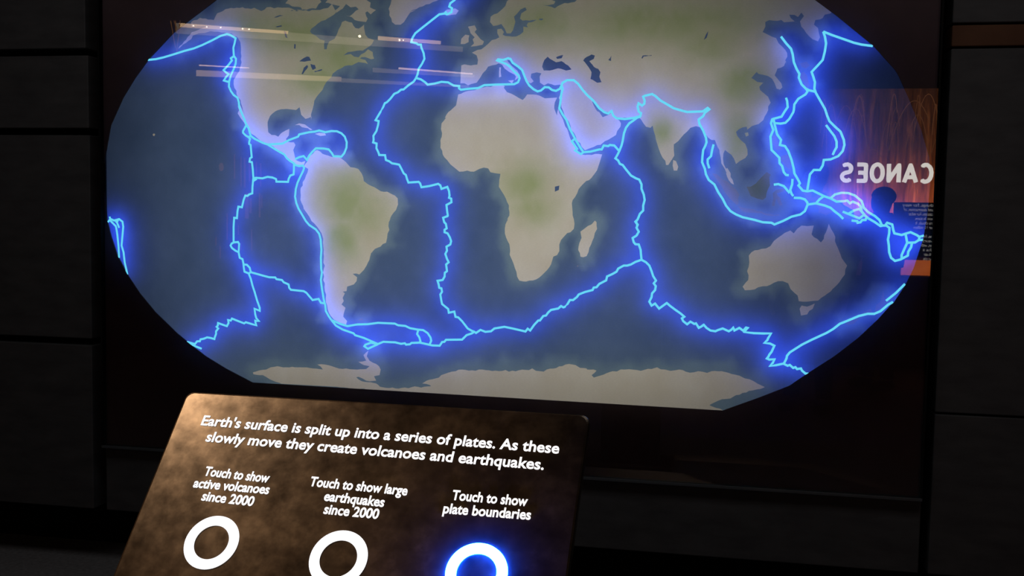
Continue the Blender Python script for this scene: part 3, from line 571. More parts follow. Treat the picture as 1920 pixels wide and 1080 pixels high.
nt.links.new(ramp(nt, mixn.outputs[0], [(0.45, (0.009, 0.0065, 0.005)), (0.72, (0.028, 0.019, 0.013)), (0.95, (0.065, 0.045, 0.028))]), b.inputs['Base Color'])
rr = N(nt, 'ShaderNodeMapRange'); nt.links.new(n3, rr.inputs[0]); rr.inputs[3].default_value = 0.16; rr.inputs[4].default_value = 0.29
sp = N(nt, 'ShaderNodeMapRange'); nt.links.new(mixn.outputs[0], sp.inputs[0]); sp.inputs[1].default_value = 0.45; sp.inputs[2].default_value = 0.95; sp.inputs[3].default_value = 0.18; sp.inputs[4].default_value = 0.95
nt.links.new(sp.outputs[0], b.inputs['Specular IOR Level']); b.inputs['Specular Tint'].default_value = (1.0, 0.82, 0.62, 1)
nt.links.new(rr.outputs[0], b.inputs['Roughness'])
nt.links.new(b.outputs[0], out.inputs[0])
M_cons = mat_surface('black_console_metal', (0.010, 0.010, 0.012), (0.016, 0.016, 0.018), 6, 0.5, 0.4)
# panel with rounded corners and a soft edge
bm = bmesh.new()
R = 0.012; prof = []
for cx, cy, a0 in ((R, R, 180), (WP - R, R, 270), (WP - R, PL - R, 0), (R, PL - R, 90)):
    for k in range(7):
        a = math.radians(a0 + k * 15); prof.append((cx + R * math.cos(a), cy + R * math.sin(a)))
loops = []
for inset, c in ((0.0, -0.014), (0.0, -0.0035), (0.001, -0.0012), (0.0035, 0.0)):
    ring = []
    for x, y in prof:
        nx = (x - WP / 2) * (1 - 2 * inset / WP) + WP / 2; ny = (y - PL / 2) * (1 - 2 * inset / PL) + PL / 2
        ring.append(bm.verts.new(pan(nx, ny, c)))
    loops.append(ring)
for A, B in zip(loops[:-1], loops[1:]):
    for i in range(len(A)): bm.faces.new((A[i], A[(i + 1) % len(A)], B[(i + 1) % len(A)], B[i]))
bm.faces.new(loops[0]); bm.faces.new(loops[-1])
link_bm('panel', bm, M_panel, cons)
# housing under the panel and pedestal to the floor
bm = bmesh.new()
top = [bm.verts.new(pan(a, bb, -0.014)) for a, bb in ((0.02, 0.02), (WP - 0.02, 0.02), (WP - 0.02, PL - 0.02), (0.02, PL - 0.02))]
low = [bm.verts.new(pan(a, bb, -0.014) + Vector((0, dy, -dz))) for a, bb, dy, dz in ((0.05, 0.03, -0.03, 0.16), (WP - 0.05, 0.03, -0.03, 0.16), (WP - 0.05, PL - 0.05, 0.05, 0.07), (0.05, PL - 0.05, 0.05, 0.07))]
bm.faces.new(top); bm.faces.new(low)
for i in range(4): bm.faces.new((top[i], top[(i + 1) % 4], low[(i + 1) % 4], low[i]))
link_bm('housing', bm, M_cons, cons)
zp = base_mid.z - 0.10
bx, by = base_mid.x, base_mid.y + 0.02
box('pedestal', (bx - 0.16, by - 0.07, 0.02), (bx + 0.16, by + 0.07, zp), M_cons, cons, 0.006)
box('base_plate', (bx - 0.24, by - 0.20, 0.0), (bx + 0.24, by + 0.12, 0.02), M_cons, cons, 0.004)
# writing
M_text = mat_emit('white_backlit_lettering', (1.0, 0.96, 0.98), 1.25, 'NONE')
def line(name, body, a, c, size, bold=0.012, hs=1.0):
    A = on_panel(*a); C = on_panel(*c); d = (C - A)
    return (name, body, A, d, size, bold, hs)
def lettering(name, rows, label=None):
    objs = []
    for body, a, c, size, bold in rows:
        A = on_panel(*a); C = on_panel(*c)
        objs.append(text_mesh(name, body, M_text, None, A, C - A, Nn.cross(C - A), (C - A).length, size, bold))
    bm = bmesh.new()
    for o in objs: bm.from_mesh(o.data); bpy.data.objects.remove(o)
    o = link_bm(name, bm, M_text, cons)
    if label: o['label'] = label
lettering('heading', [("Earth's surface is split up into a series of plates. As these", (376.5, 797), (1047.5, 850.5), 0.0235, 0.018),
                      ("slowly move they create volcanoes and earthquakes.", (385, 827.5), (1019, 881), 0.0235, 0.018)], 'two lines of white text about plates')
lettering('caption', [('Touch to show', (381.5, 891.5), (502.5, 905), 0.0205, 0.022), ('active volcanoes', (361.5, 913.5), (503, 926.5), 0.0205, 0.022), ('since 2000', (377, 938), (473.5, 949), 0.0205, 0.022)], 'white caption about active volcanoes')
lettering('caption', [('Touch to show large', (579.5, 911), (762.5, 929), 0.0205, 0.022), ('earthquakes', (606.5, 938.5), (719, 950.5), 0.0205, 0.022), ('since 2000', (606, 963), (708.5, 973), 0.0205, 0.022)], 'white caption about large earthquakes')
lettering('caption', [('Touch to show', (846.5, 937), (988, 949), 0.0205, 0.022), ('plate boundaries', (830, 962), (994.5, 974.5), 0.0205, 0.022)], 'white caption about plate boundaries')
# touch rings
M_ring = mat_emit('white_led_ring', (1.0, 0.97, 1.0), 1.4)
M_ring_blue = mat_emit('blue_led_ring', (0.004, 0.055, 1.0), 520.0)
def ring(cx, cy, w, mat, label, tube=0.0072):
    Cn = on_panel(cx, cy); r = (on_panel(cx + w / 2, cy) - on_panel(cx - w / 2, cy)).length / 2 - tube * 0.9
    bm = bmesh.new(); n = 64; L = []
    for i in range(n):
        a = 2 * math.pi * i / n; d = U * math.cos(a) - Vv * math.sin(a)
        L.append([bm.verts.new(Cn + d * (r + tube * math.cos(t)) + Nn * (0.0005 + tube * (0.9 if mat is M_ring_blue else 0.45) * max(0, math.sin(t)))) for t in np.linspace(0, math.pi, 9)])
    for i in range(n):
        for j in range(8): bm.faces.new((L[i][j], L[(i + 1) % n][j], L[(i + 1) % n][j + 1], L[i][j + 1]))
    o = link_bm('touch_ring', bm, mat, cons, True); o['label'] = label
    return r
ring(396.7, 1017, 99, M_ring, 'white ring under the active volcanoes caption')
ring(634.5, 1047.5, 107, M_ring, 'white ring under the large earthquakes caption')
ring(893.3, 1075, 115, M_ring_blue, 'blue lit ring under the plate boundaries caption')
adopt(cons)

# ------------------------------------------------------------------ the gallery behind the visitor, seen in the glass
YW = ROOM_Y0 + 0.06
pa = mirrored(1532, 167, YW); pb = mirrored(1880, 167, YW); pc = mirrored(1720, 519, YW)
poster = thing('volcano_poster', 'large lit VOLCANOES wall panel with lava sparks, mirrored in the right of the glass', 'poster', ((pa[0] + pb[0]) / 2, YW, pc[2]))
M_lava, nt, out = new_mat('lava_spark_picture')
co = coords(nt, (1, 1, 1)); sepx = N(nt, 'ShaderNodeSeparateXYZ'); nt.links.new(co, sepx.inputs[0])
st = noise(nt, coords(nt, (9, 1, 0.9)), 2.2, 6, 0.7)
c1 = ramp(nt, st, [(0.38, (0.16, 0.055, 0.022)), (0.55, (0.42, 0.14, 0.05)), (0.70, (1.0, 0.36, 0.12))])
mr = N(nt, 'ShaderNodeMapRange'); nt.links.new(sepx.outputs[2], mr.inputs[0])
mr.inputs[1].default_value = pa[2]; mr.inputs[2].default_value = pc[2]; mr.inputs[3].default_value = 0.0; mr.inputs[4].default_value = 1.0
c2 = ramp(nt, mr.outputs[0], [(0.0, (0.22, 0.20, 0.20)), (0.30, (0.5, 0.42, 0.4)), (0.48, (1.4, 0.95, 0.8)), (0.62, (3.6, 2.1, 1.6)), (0.67, (2.2, 1.1, 0.8)), (0.70, (0.10, 0.06, 0.06))])
mm = N(nt, 'ShaderNodeMix', data_type='RGBA', blend_type='MULTIPLY'); mm.inputs[0].default_value = 1.0
nt.links.new(c1, mm.inputs[6]); nt.links.new(c2, mm.inputs[7])
mr2 = N(nt, 'ShaderNodeMapRange', interpolation_type='SMOOTHSTEP'); nt.links.new(sepx.outputs[0], mr2.inputs[0])
mr2.inputs[1].default_value = pa[0]; mr2.inputs[2].default_value = pa[0] + 0.38; mr2.inputs[3].default_value = 0.12; mr2.inputs[4].default_value = 1.0
mp = N(nt, 'ShaderNodeMath', operation='MULTIPLY'); mp.inputs[1].default_value = 3.2; nt.links.new(mr2.outputs[0], mp.inputs[0])
em = N(nt, 'ShaderNodeEmission', Strength=3.2); nt.links.new(mm.outputs[2], em.inputs[0]); nt.links.new(mp.outputs[0], em.inputs[1]); nt.links.new(em.outputs[0], out.inputs[0])
box('picture_panel', (pa[0], ROOM_Y0 + 0.005, pc[2]), (pb[0], YW, pa[2]), M_lava, poster)
M_let = mat_emit('white_lit_letters', (1.0, 0.93, 0.82), 8.5)
l0 = mirrored(1577, 342, YW + 0.004); l1 = mirrored(1757, 345, YW + 0.004)
# heavy capital letters drawn as thick strokes; they run from +x to -x for someone facing this wall, so the glass mirrors them
def arc(cx, cy, rx, ry, a0, a1, n=12): return [(cx + rx * math.cos(math.radians(a0 + (a1 - a0) * i / n)), cy + ry * math.sin(math.radians(a0 + (a1 - a0) * i / n))) for i in range(n + 1)]
SW = 0.10                                                          # half stroke
GLYPH = {'V': [[(0.06, 0.95), (0.34, 0.08), (0.62, 0.95)]], 'O': [arc(0.34, 0.5, 0.25, 0.41, 0, 360, 28)], 'L': [[(0.1, 0.95), (0.1, 0.1), (0.48, 0.1)]],
         'C': [arc(0.36, 0.5, 0.26, 0.41, 52, 308, 22)], 'A': [[(0.07, 0.05), (0.34, 0.9), (0.61, 0.05)], [(0.18, 0.3), (0.5, 0.3)]],
         'N': [[(0.1, 0.05), (0.1, 0.9), (0.56, 0.1), (0.56, 0.95)]], 'E': [[(0.5, 0.9), (0.1, 0.9), (0.1, 0.1), (0.5, 0.1)], [(0.1, 0.5), (0.45, 0.5)]],
         'S': [arc(0.31, 0.70, 0.20, 0.20, 40, 180, 8) + arc(0.31, 0.70, 0.20, 0.20, 190, 270, 5)[1:] + arc(0.31, 0.30, 0.21, 0.20, 90, -140, 14)[1:]]}
ADV = {'V': 0.74, 'O': 0.76, 'L': 0.60, 'C': 0.70, 'A': 0.75, 'N': 0.74, 'E': 0.66, 'S': 0.62}
x_s = mirrored(1577, 342, YW)[0]; x_c = mirrored(1747.5, 345, YW)[0]
z_b, z_t = mirrored(1660, 343.5, YW)[2], mirrored(1660, 305, YW)[2]
kx = (x_c - x_s) / (sum(ADV[q] for q in 'CANOES') - 0.12); kz = z_t - z_b
bm = bmesh.new(); xcur = x_s + kx * (sum(ADV[q] for q in 'VOLCANOES') - 0.07)
def flat(poly):
    f1 = bm.faces.new([bm.verts.new((p[0], YW + 0.004, p[1])) for p in poly])
for ch in 'VOLCANOES':
    for st_ in GLYPH[ch]:
        for (ax, az), (bx_, bz) in zip(st_[:-1], st_[1:]):
            L = math.hypot(bx_ - ax, bz - az); nx, nz = -(bz - az) / L * SW, (bx_ - ax) / L * SW
            flat([(xcur - kx * u_, z_b + kz * v_) for u_, v_ in ((ax - nx, az - nz), (bx_ - nx, bz - nz), (bx_ + nx, bz + nz), (ax + nx, az + nz))])
        for (ax, az) in (st_[1:-1] if ch not in 'O' else st_):
            sharp = ch in 'VANLE'
            flat([(xcur - kx * (ax + SW * 0.98 * math.cos(t_)), z_b + kz * (az + SW * 0.98 * math.sin(t_))) for t_ in (np.linspace(0, 2 * math.pi, 13)[:-1] if not sharp else np.linspace(0.25 * math.pi, 2.25 * math.pi, 5)[:-1])])
    xcur -= kx * ADV[ch]
link_bm('heading', bm, M_let, poster)['label'] = 'white VOLCANOES heading'
M_tbox = mat_surface('black_text_block', (0.012, 0.010, 0.012), (0.016, 0.013, 0.014), 4, 0.7, 0.2)
M_small = mat_emit('pale_small_print', (1.0, 0.93, 0.85), 1.9, 'NONE')
t0 = mirrored(1676, 379, YW); t1 = mirrored(1876, 486, YW)
box('text_block', (t0[0], YW, t1[2]), (min(t1[0], pb[0] - 0.03), YW + 0.004, t0[2]), M_tbox, poster)
rows = ['change. For many', 'and destruction, of', 'stations. For other', 'now. In some', 'are clouds. It', 'for 11 million', '', 'me. For', 'hours', 'can, with', 'cite a', 'sub-sur', 'can cle']
ends = [1692, 1694, 1703, 1716, 1716, 1713, 0, 1728, 1730, 1727, 1730, 1731, 1731]
for i, (tx, xe_) in enumerate(zip(rows, ends)):
    if not tx: continue
    q = mirrored(xe_, 387 + i * 8.4, YW + 0.004); s_ = mirrored(1750, 387 + i * 8.4, YW + 0.004)
    text_mesh('small_print', tx, M_small, poster, (s_[0], YW + 0.004, q[2]), (-1, 0, 0), (0, 0, 1), (s_[0] - q[0]), 0.045, 0.01, 0.0004, 0.9, 0.001)
# arching trails of lava sparks in the picture
M_trail = mat_emit('orange_spark_trails', (1.0, 0.36, 0.14), 0.8, 'NONE')
bm = bmesh.new(); rg = random.Random(4)
PW, PH = pb[0] - pa[0], pa[2] - pc[2]
for i in range(30):
    x0 = pa[0] + PW * (0.02 + 0.94 * rg.random()); h = PH * (0.25 + 0.6 * rg.random()); wd = PW * (0.02 + 0.13 * rg.random() ** 2) * rg.choice((-1, 1))
    ztop = pa[2] - 0.03 - (PH * 0.45) * rg.random() ** 1.5; pts = []
    for j in range(15):
        t = -0.6 + 1.6 * j / 14
        x = x0 + wd * t; z = ztop - h * t * t * 0.8
        if pa[0] + 0.02 < x < pb[0] - 0.02 and z > pc[2] + PH * 0.63: pts.append((x, YW + 0.003, z))
    if len(pts) > 3: add_tube(bm, pts, 0.002 + 0.003 * rg.random(), 4)
link_bm('spark_trails', bm, M_trail, poster)
# lower lava photograph beside the text
M_orange = mat_surface('x', (0, 0, 0), (0, 0, 0)); bpy.data.materials.remove(M_orange)
M_orange, nt, out = new_mat('glowing_lava_photo')
f = noise(nt, coords(nt), 5, 4, 0.6); em = N(nt, 'ShaderNodeEmission', Strength=3.4)
nt.links.new(ramp(nt, f, [(0.35, (0.75, 0.13, 0.02)), (0.65, (1.0, 0.22, 0.04))]), em.inputs[0]); nt.links.new(em.outputs[0], out.inputs[0])
o0 = mirrored(1690, 487, YW); o1 = mirrored(1746, 517, YW)
box('lava_photo', (o0[0], YW, o1[2]), (o1[0], YW + 0.005, o0[2]), M_orange, poster)
adopt(poster)

# second picture: dim red lava streaks, seen left of centre in the glass
qa = mirrored(402, 288, YW); qb = mirrored(502, 500, YW)
lava = thing('lava_picture', 'dim picture of red lava streaks faintly mirrored in the left of the glass', 'picture', ((qa[0] + qb[0]) / 2, YW, qb[2]))
box('picture_panel', (qa[0], ROOM_Y0 + 0.005, qb[2]), (qb[0], YW, qa[2]), M_black, lava)
M_streak = mat_emit('dull_red_streaks', (1.0, 0.26, 0.16), 0.42, 'NONE')
bm = bmesh.new()
for px, y0, y1, wd in [(440, 289, 335, 2), (452, 294, 350, 2), (459, 296, 352, 3), (468, 300, 340, 3), (481, 303, 330, 2), (489, 306, 350, 2), (463, 362, 410, 7), (470, 372, 400, 4), (487, 362, 408, 3), (491, 366, 390, 2), (426, 400, 450, 2), (447, 422, 440, 2), (472, 430, 470, 2), (413, 462, 484, 2), (397 + 8, 445, 460, 2), (452, 455, 470, 2)]:
    a = mirrored(px - wd / 2, y0, YW); c = mirrored(px + wd / 2, y1, YW)
    add_box(bm, (a[0], YW - 0.001, c[2]), (c[0], YW + 0.003, a[2]))
link_bm('lava_streaks', bm, M_streak, lava)
M_glowspot = mat_emit('orange_lava_glow', (1.0, 0.36, 0.10), 0.5, 'NONE')
a = mirrored(415, 313, YW)
bm = bmesh.new(); bmesh.ops.create_uvsphere(bm, u_segments=16, v_segments=8, radius=1, matrix=Matrix.Translation((a[0], YW, a[2])) @ Matrix.Diagonal((0.028, 0.004, 0.045, 1)))
link_bm('lava_fountain', bm, M_glowspot, lava, True)
adopt(lava)

# ------------------------------------------------------------------ suspended linear lights, seen in the top left of the glass
M_beige = mat_emit('warm_diffuser', (1.0, 0.80, 0.60), 0.9)
M_warm = mat_emit('warm_bright_diffuser', (1.0, 0.68, 0.44), 2.3)
M_tube = mat_emit('bright_warm_tube', (1.0, 0.68, 0.46), 5.5)
M_dim = mat_emit('dim_warm_tube', (1.0, 0.64, 0.34), 4.5)
M_bulb = mat_emit('tiny_bright_bulb', (1.0, 0.86, 0.62), 18.0)
M_cable = mat_emit('emissive_orange_cable', (1.0, 0.42, 0.10), 0.75, 'NONE')  # emission stands in for light falling on the cables
M_rod = mat_surface('black_rod', (0.01, 0.01, 0.01), (0.014, 0.014, 0.014), 5, 0.5, 0.3)
def strip(name, px0, py0, px1, py1, hgt0, hgt1, z, mat, parent, off=0.0, n=1):
    """upright glowing strip whose top edge runs at height z between two points seen in the glass"""
    a = mirrored_z(px0, py0, z); b = mirrored_z(px1, py1, z)
    da = mirrored_z(px0, py0 + hgt0, z); 
    ha = (CAM[2] + (z - CAM[2]) * 1.0) - _z_at(px0, py0 + hgt0, a); hb = z - _z_at(px1, py1 + hgt1, b)
    d = Vector((b[0] - a[0], b[1] - a[1], 0)).normalized(); nn = Vector((d.y, -d.x, 0))
    if nn.y < 0: nn = -nn
    bm = bmesh.new()
    q = []
    for p, h in ((a, ha), (b, hb)):
        for zz in (z, z - h):
            for o_ in (0.0, -0.02): q.append(bm.verts.new(Vector((p[0], p[1], zz)) + nn * (o_ + off)))
    # order: a_top_f, a_top_b, a_low_f, a_low_b, b...
    for f_ in ((0, 4, 6, 2), (1, 3, 7, 5), (0, 1, 5, 4), (2, 6, 7, 3), (0, 2, 3, 1), (4, 5, 7, 6)): bm.faces.new([q[i] for i in f_])
    return link_bm(name, bm, mat, parent), a, b
def _z_at(px, py, p):                # height seen at this pixel at the place of p, in the glass
    yv = 2 * GLASS_Y - p[1]; return wall_pt(px, py, yv)[2]
def bulbs(parent, px_list, z, off=0.01):
    for px, py, s in px_list:
        a = mirrored_z(px, py, z)
        bm = bmesh.new(); bmesh.ops.create_uvsphere(bm, u_segments=10, v_segments=6, radius=0.008 * s, matrix=Matrix.Translation((a[0], a[1] + 0.03, a[2])))
        link_bm('bulb', bm, M_bulb, parent, True)
def rods(parent, a, b, z):
    for t in (0.12, 0.5, 0.88):
        bm = bmesh.new()
        p = a + (b - a) * t; add_tube(bm, [(p[0], p[1] - 0.012, z - 0.01), (p[0], p[1] - 0.012, CEIL)], 0.006, 6)
        link_bm('hanging_rod', bm, M_rod, parent)
ZA, ZB = 2.90, 2.62
A1_ = mirrored_z(600, 65, ZA)
la = thing('linear_light', 'upper of two long hanging lights mirrored in the glass, with tiny bulbs', 'light', (A1_[0], A1_[1], ZA - 0.2), 'long lights hanging behind the visitor')
_, a, b_ = strip('diffuser', 330, 43, 868, 88, 19, 9, ZA, M_beige, la)
strip('tube', 336, 43.5, 540, 58.5, 7, 5, ZA, M_dim, la, 0.012)
strip('tube', 709, 68, 826, 77, 7, 6, ZA, M_dim, la, 0.012)
bulbs(la, [(366, 49.5, 0.8), (391, 51.5, 0.8), (417, 53, 0.8), (458, 55, 0.9), (470, 56, 0.8), (676.5, 69, 1.5), (717, 74, 0.9), (726, 74.5, 0.7), (742, 76, 0.8), (751, 76, 1.1), (758, 76.5, 0.8)], ZA - 0.02)
rods(la, a, b_, ZA)
bm = bmesh.new()
for pxa, pxb, yb in ((320, 329, 90), (329, 330, 62), (338, 331, 100), (326, 334, 60)):
    p = mirrored_z(pxa, 41, ZA); zb = _z_at(pxb, yb, p); x_b = wall_pt(pxb, yb, 2 * GLASS_Y - p[1])[0]
    add_tube(bm, [(p[0], p[1], ZA + 0.01), (x_b, p[1], zb)], 0.0035, 5)
link_bm('loose_cable', bm, M_cable, la)
adopt(la)
B1_ = mirrored_z(600, 140, ZB)
lb = thing('linear_light', 'lower of two long pale hanging lights mirrored in the glass, with two bright thin tubes', 'light', (B1_[0], B1_[1], ZB - 0.2), 'long lights hanging behind the visitor')
_, a, b_ = strip('diffuser', 368, 131.5, 880, 160, 11, 4, ZB, M_beige, lb)
strip('tube', 373, 121.5, 467, 126.5, 1.8, 1.8, ZB + 0.05, M_tube, lb, 0.012)
strip('tube', 748, 126.5, 885, 137.5, 3.2, 2.2, ZB + 0.05, M_tube, lb, 0.012)
strip('lit_diffuser', 368, 131.5, 640, 144.5, 11, 8, ZB, M_warm, lb, 0.012)
strip('haze_band', 700, 127, 890, 141, 8, 4, ZB + 0.05, M_beige, lb, 0.0)  # hazy band beside the second tube, its glow given by emission
rods(lb, a, b_, ZB)
adopt(lb)

# ------------------------------------------------------------------ two visitors behind the camera, dark against the poster
def skinned(name, nodes, links, mat, parent, root=0, sub=2):
    me = bpy.data.meshes.new(name)
    me.from_pydata([n[0] for n in nodes], links, [])
    o = bpy.data.objects.new(name, me); COL.objects.link(o)
    o.modifiers.new('skin', 'SKIN'); 
    if not me.skin_vertices: me.attributes
    for v, n in zip(me.skin_vertices[0].data, nodes): v.radius = n[1]
    me.skin_vertices[0].data[root].use_root = True
    sb = o.modifiers.new('sub', 'SUBSURF'); sb.levels = sub; sb.render_levels = sub
    bpy.context.view_layer.update()
    dg = bpy.context.evaluated_depsgraph_get()
    m2 = bpy.data.meshes.new_from_object(o.evaluated_get(dg)); m2.name = name
    bpy.data.objects.remove(o); bpy.data.meshes.remove(me)
    m2.materials.clear(); m2.materials.append(mat)
    for p in m2.polygons: p.use_smooth = True
    o = bpy.data.objects.new(name, m2); COL.objects.link(o); o.parent = parent
    return o
M_skin = mat_surface('skin', (0.30, 0.17, 0.11), (0.36, 0.21, 0.14), 20, 0.6, 0.3)
M_coat = mat_surface('dark_navy_cloth', (0.010, 0.011, 0.016), (0.016, 0.018, 0.025), 60, 0.9, 0.1)
M_coat2 = mat_surface('charcoal_cloth', (0.011, 0.010, 0.010), (0.018, 0.017, 0.017), 60, 0.9, 0.1)
M_jean = mat_surface('dark_denim', (0.010, 0.013, 0.022), (0.018, 0.022, 0.034), 80, 0.9, 0.1)
M_hair = mat_surface('dark_hair', (0.008, 0.006, 0.005), (0.018, 0.013, 0.010), 90, 0.6, 0.3, (1, 1, 0.2))
M_shoe = mat_surface('black_leather', (0.008, 0.008, 0.008), (0.014, 0.014, 0.014), 20, 0.5, 0.4)
EY, MY = 0.089, 0.088
M_lip = mat_surface('lips', (0.22, 0.08, 0.07), (0.26, 0.10, 0.08), 20, 0.5, 0.3)
M_eye = mat_surface('eye_white', (0.55, 0.53, 0.5), (0.6, 0.58, 0.55), 5, 0.3, 0.5)

def person(label, x, y, ang, zc, arms, coat, cap):
    """standing figure; ang turns local +Y (the way it faces); zc is the height of the eyes"""
    H = zc / 0.925; s = H
    root = thing('person', label, 'person', (x, y, 0))
    Rz = Matrix.Translation((x, y, 0)) @ Matrix.Rotation(ang, 4, 'Z')
    n = []; L = []
    def v(p, r, link=None):
        n.append((tuple(p), r if isinstance(r, tuple) else (r, r))); i = len(n) - 1
        if link is not None: L.append((link, i))
        return i
    k = H / 1.7
    pel = v((0, 0, .53 * s), (.135 * k, .10 * k))
    wa = v((0, 0.005, .61 * s), (.125 * k, .09 * k), pel)
    ch = v((0, 0.0, .72 * s), (.15 * k, .105 * k), wa)
    nb = v((0, -0.01, .805 * s), (.10 * k, .075 * k), ch)
    nk = v((0, 0.0, .845 * s), (.052 * k, .055 * k), nb)
    jaw = v((0, 0.02 * k, .888 * s), (.062 * k, .078 * k), nk)
    hd = v((0, 0.015 * k, .93 * s), (.074 * k, .094 * k), jaw)
    tp = v((0, 0.0, .968 * s), (.06 * k, .075 * k), hd)
    nose = v((0, .118 * k, .906 * s), (.011 * k, .014 * k), hd)
    for sd in (-1, 1):
        v((sd * .082 * k, 0.0, .915 * s), (.008 * k, .022 * k), hd)          # ear
    J = {}
    for sd, (el, wr, hand_dir) in zip((-1, 1), arms):
        sh = v((sd * .185 * k, -0.01, .80 * s), .056 * k, nb)
        e = v((sd * el[0] * k, el[1] * k, el[2] * s), .042 * k, sh)
        w_ = v((sd * wr[0] * k, wr[1] * k, wr[2] * s), .028 * k, e)
        hdv = Vector(hand_dir).normalized(); W = Vector(n[w_][0])
        hdv = Vector((sd * hdv.x, hdv.y, hdv.z))
        side = hdv.cross(Vector((sd, 0, 0.2))).normalized()
        pm = v(W + hdv * .055 * k, (.030 * k, .018 * k), w_)
        P_ = Vector(n[pm][0]); curl = Vector((-sd, 0.1, -0.1)).normalized()
        for q, ln in zip((-1.5, -0.5, 0.5, 1.5), (.062, .075, .082, .072)):
            a_ = v(P_ + side * q * .019 * k + hdv * .036 * k, .0095 * k, pm)
            b_ = v(P_ + side * q * .021 * k + hdv * (.036 + ln * .55) * k + curl * .010 * k, .0085 * k, a_)
            v(P_ + side * q * .021 * k + hdv * (.036 + ln) * k + curl * .030 * k, .0075 * k, b_)
        t_ = v(W + side * .040 * k + hdv * .035 * k + curl * .012 * k, .011 * k, w_)
        v(W + side * .058 * k + hdv * .072 * k + curl * .028 * k, .009 * k, t_)
        J[sd] = (sh, e, w_)
    legs = {}
    for sd in (-1, 1):
        hp = v((sd * .085 * k, 0, .49 * s), .088 * k, pel)
        kn = v((sd * .10 * k, .015 * k, .275 * s), .056 * k, hp)
        an = v((sd * .11 * k, -.01 * k, .05 * s), .038 * k, kn)
        to = v((sd * .125 * k, .13 * k, .028 * s), (.038 * k, .026 * k), an)
        legs[sd] = (hp, kn, an, to)
    N2 = [((Rz @ Vector(p)).to_tuple(), r) for p, r in n]
    skinned('body', N2, L, M_skin, root, pel, 1)
    # jacket over trunk and arms, then trousers, as closed lofts around the body
    def loft(bm, secs, seg=18):
        """secs: (point, half width across, half depth); rings stand square to the path"""
        rings = []
        for i, (p, rx, ry) in enumerate(secs):
            p = Vector(p); t = (Vector(secs[min(i + 1, len(secs) - 1)][0]) - Vector(secs[max(i - 1, 0)][0])).normalized()
            ax = Vector((1, 0, 0)); ax = (ax - t * ax.dot(t)).normalized() if abs(t.x) < 0.9 else Vector((0, 1, 0)); ay = t.cross(ax)
            rings.append([bm.verts.new(Rz @ (p + ax * rx * math.cos(2 * math.pi * j / seg) + ay * ry * math.sin(2 * math.pi * j / seg))) for j in range(seg)])
        for A, B in zip(rings[:-1], rings[1:]):
            for j in range(seg): bm.faces.new((A[j], A[(j + 1) % seg], B[(j + 1) % seg], B[j]))
        bm.faces.new(rings[0][::-1]); bm.faces.new(rings[-1])
    bm = bmesh.new()
    loft(bm, [((0, .0, z * s), a_ * k, b_ * k) for z, a_, b_ in ((.465, .185, .135), (.53, .182, .132), (.61, .168, .122), (.70, .185, .132), (.765, .205, .132), (.805, .212, .122), (.828, .185, .108), (.842, .125, .098), (.855, .084, .088), (.866, .074, .080))])
    for sd in (-1, 1):
        S_, E_, W_ = (Vector(n[q][0]) for q in J[sd])
        loft(bm, [(S_ + Vector((-sd * .07 * k, 0, .022 * k)), .050 * k, .070 * k), (S_ + (E_ - S_) * .12, .072 * k, .076 * k), (S_ + (E_ - S_) * .6, .060 * k, .062 * k), (E_, .054 * k, .056 * k), (E_ + (W_ - E_) * .5, .050 * k, .050 * k), (E_ + (W_ - E_) * .97, .040 * k, .040 * k)])
    link_bm('jacket', bm, coat, root, True)
    bm = bmesh.new()
    loft(bm, [((0, 0, z * s), a_ * k, b_ * k) for z, a_, b_ in ((.57, .160, .118), (.52, .172, .124), (.475, .168, .122), (.455, .12, .10))])
    for sd in (-1, 1):
        Hp, Kn, An = (Vector(n[q][0]) for q in legs[sd][:3])
        loft(bm, [(Hp + Vector((0, 0, .03 * k)), .086 * k, .104 * k), (Hp + (Kn - Hp) * .35, .086 * k, .096 * k), (Kn, .066 * k, .072 * k), (Kn + (An - Kn) * .5, .058 * k, .062 * k), (An + Vector((0, 0, .01 * k)), .054 * k, .060 * k)])
    link_bm('trousers', bm, M_jean, root, True)
    for sd in (-1, 1):
        bm = bmesh.new()
        bmesh.ops.create_uvsphere(bm, u_segments=16, v_segments=10, radius=1, matrix=Rz @ Matrix.Translation((sd * .118 * k, .055 * k, .038)) @ Matrix.Diagonal((.05 * k, .145 * k, .05, 1)))
        for vv in bm.verts: vv.co.z = max(vv.co.z, 0.0)
        link_bm('shoe', bm, M_shoe, root, True)
        bm = bmesh.new()
        bmesh.ops.create_uvsphere(bm, u_segments=10, v_segments=8, radius=.0115 * k, matrix=Rz @ Matrix.Translation((sd * .031 * k, EY * k, .925 * s)))
        ey = link_bm('eye', bm, M_eye, root, True)
        bm = bmesh.new()
        bmesh.ops.create_uvsphere(bm, u_segments=10, v_segments=8, radius=.0060 * k, matrix=Rz @ Matrix.Translation((sd * .031 * k, (EY + .0068) * k, .925 * s)))
        link_bm('iris', bm, M_hair, ey, True)
    bm = bmesh.new()
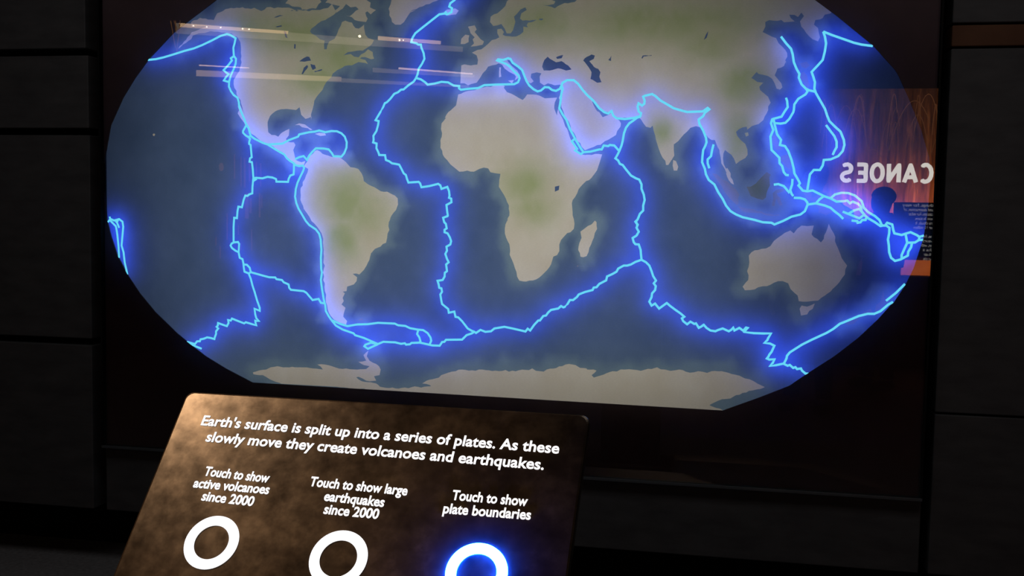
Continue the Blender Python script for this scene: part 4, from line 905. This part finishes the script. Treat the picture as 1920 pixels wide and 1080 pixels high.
    bmesh.ops.create_uvsphere(bm, u_segments=14, v_segments=8, radius=1, matrix=Rz @ Matrix.Translation((0, MY * k, .880 * s)) @ Matrix.Diagonal((.024 * k, .008 * k, .006 * k, 1)))
    link_bm('mouth', bm, M_lip, root, True)
    bm = bmesh.new()
    cx = Rz @ Matrix.Translation((0, -.006 * k, .945 * s)) @ Matrix.Diagonal((.088 * k, .112 * k, .082 * k, 1))
    bmesh.ops.create_uvsphere(bm, u_segments=24, v_segments=14, radius=1, matrix=cx)
    inv = Rz.inverted()
    for vv in bm.verts:
        q = inv @ vv.co
        front = q.y > .055 * k
        lim = .952 * s if front else .90 * s
        if q.z < lim:
            q.z = lim + (q.z - lim) * (0.08 if front else 0.5); 
            if front: q.y = min(q.y, .098 * k)
        vv.co = Rz @ q
    link_bm('hair', bm, M_hair, root, True)
    if cap:
        bm = bmesh.new()
        bmesh.ops.create_uvsphere(bm, u_segments=28, v_segments=14, radius=1, matrix=Rz @ Matrix.Translation((0, .012 * k, .958 * s)) @ Matrix.Rotation(-0.10, 4, 'X') @ Matrix.Diagonal((.098 * k, .130 * k, .062 * k, 1)))
        bmesh.ops.create_uvsphere(bm, u_segments=20, v_segments=8, radius=1, matrix=Rz @ Matrix.Translation((0, .125 * k, .948 * s)) @ Matrix.Rotation(-0.25, 4, 'X') @ Matrix.Diagonal((.075 * k, .065 * k, .010 * k, 1)))
        link_bm('flat_cap', bm, coat, root, True)
    adopt(root)
    return root

YA = -5.6
ha = mirrored(1656, 376, YA)
person('person in profile, dark silhouette under the letters of the VOLCANOES panel', ha[0], YA, math.radians(52), ha[2],
       (((.25, .06, .63), (.13, .24, .66), (-.5, .6, .5)), ((.25, .06, .63), (.13, .24, .66), (-.5, .6, .5))), M_coat, False)
YB = -4.35
hb = mirrored(1528, 333, YB)
person('bare-headed person, dark silhouette at the left edge of the VOLCANOES panel', hb[0], YB, math.radians(20), hb[2],
       (((.25, -.03, .62), (.24, .06, .475), (0.05, .25, -1)), ((.25, -.03, .62), (.24, .06, .475), (0.05, .25, -1))), M_coat2, False)
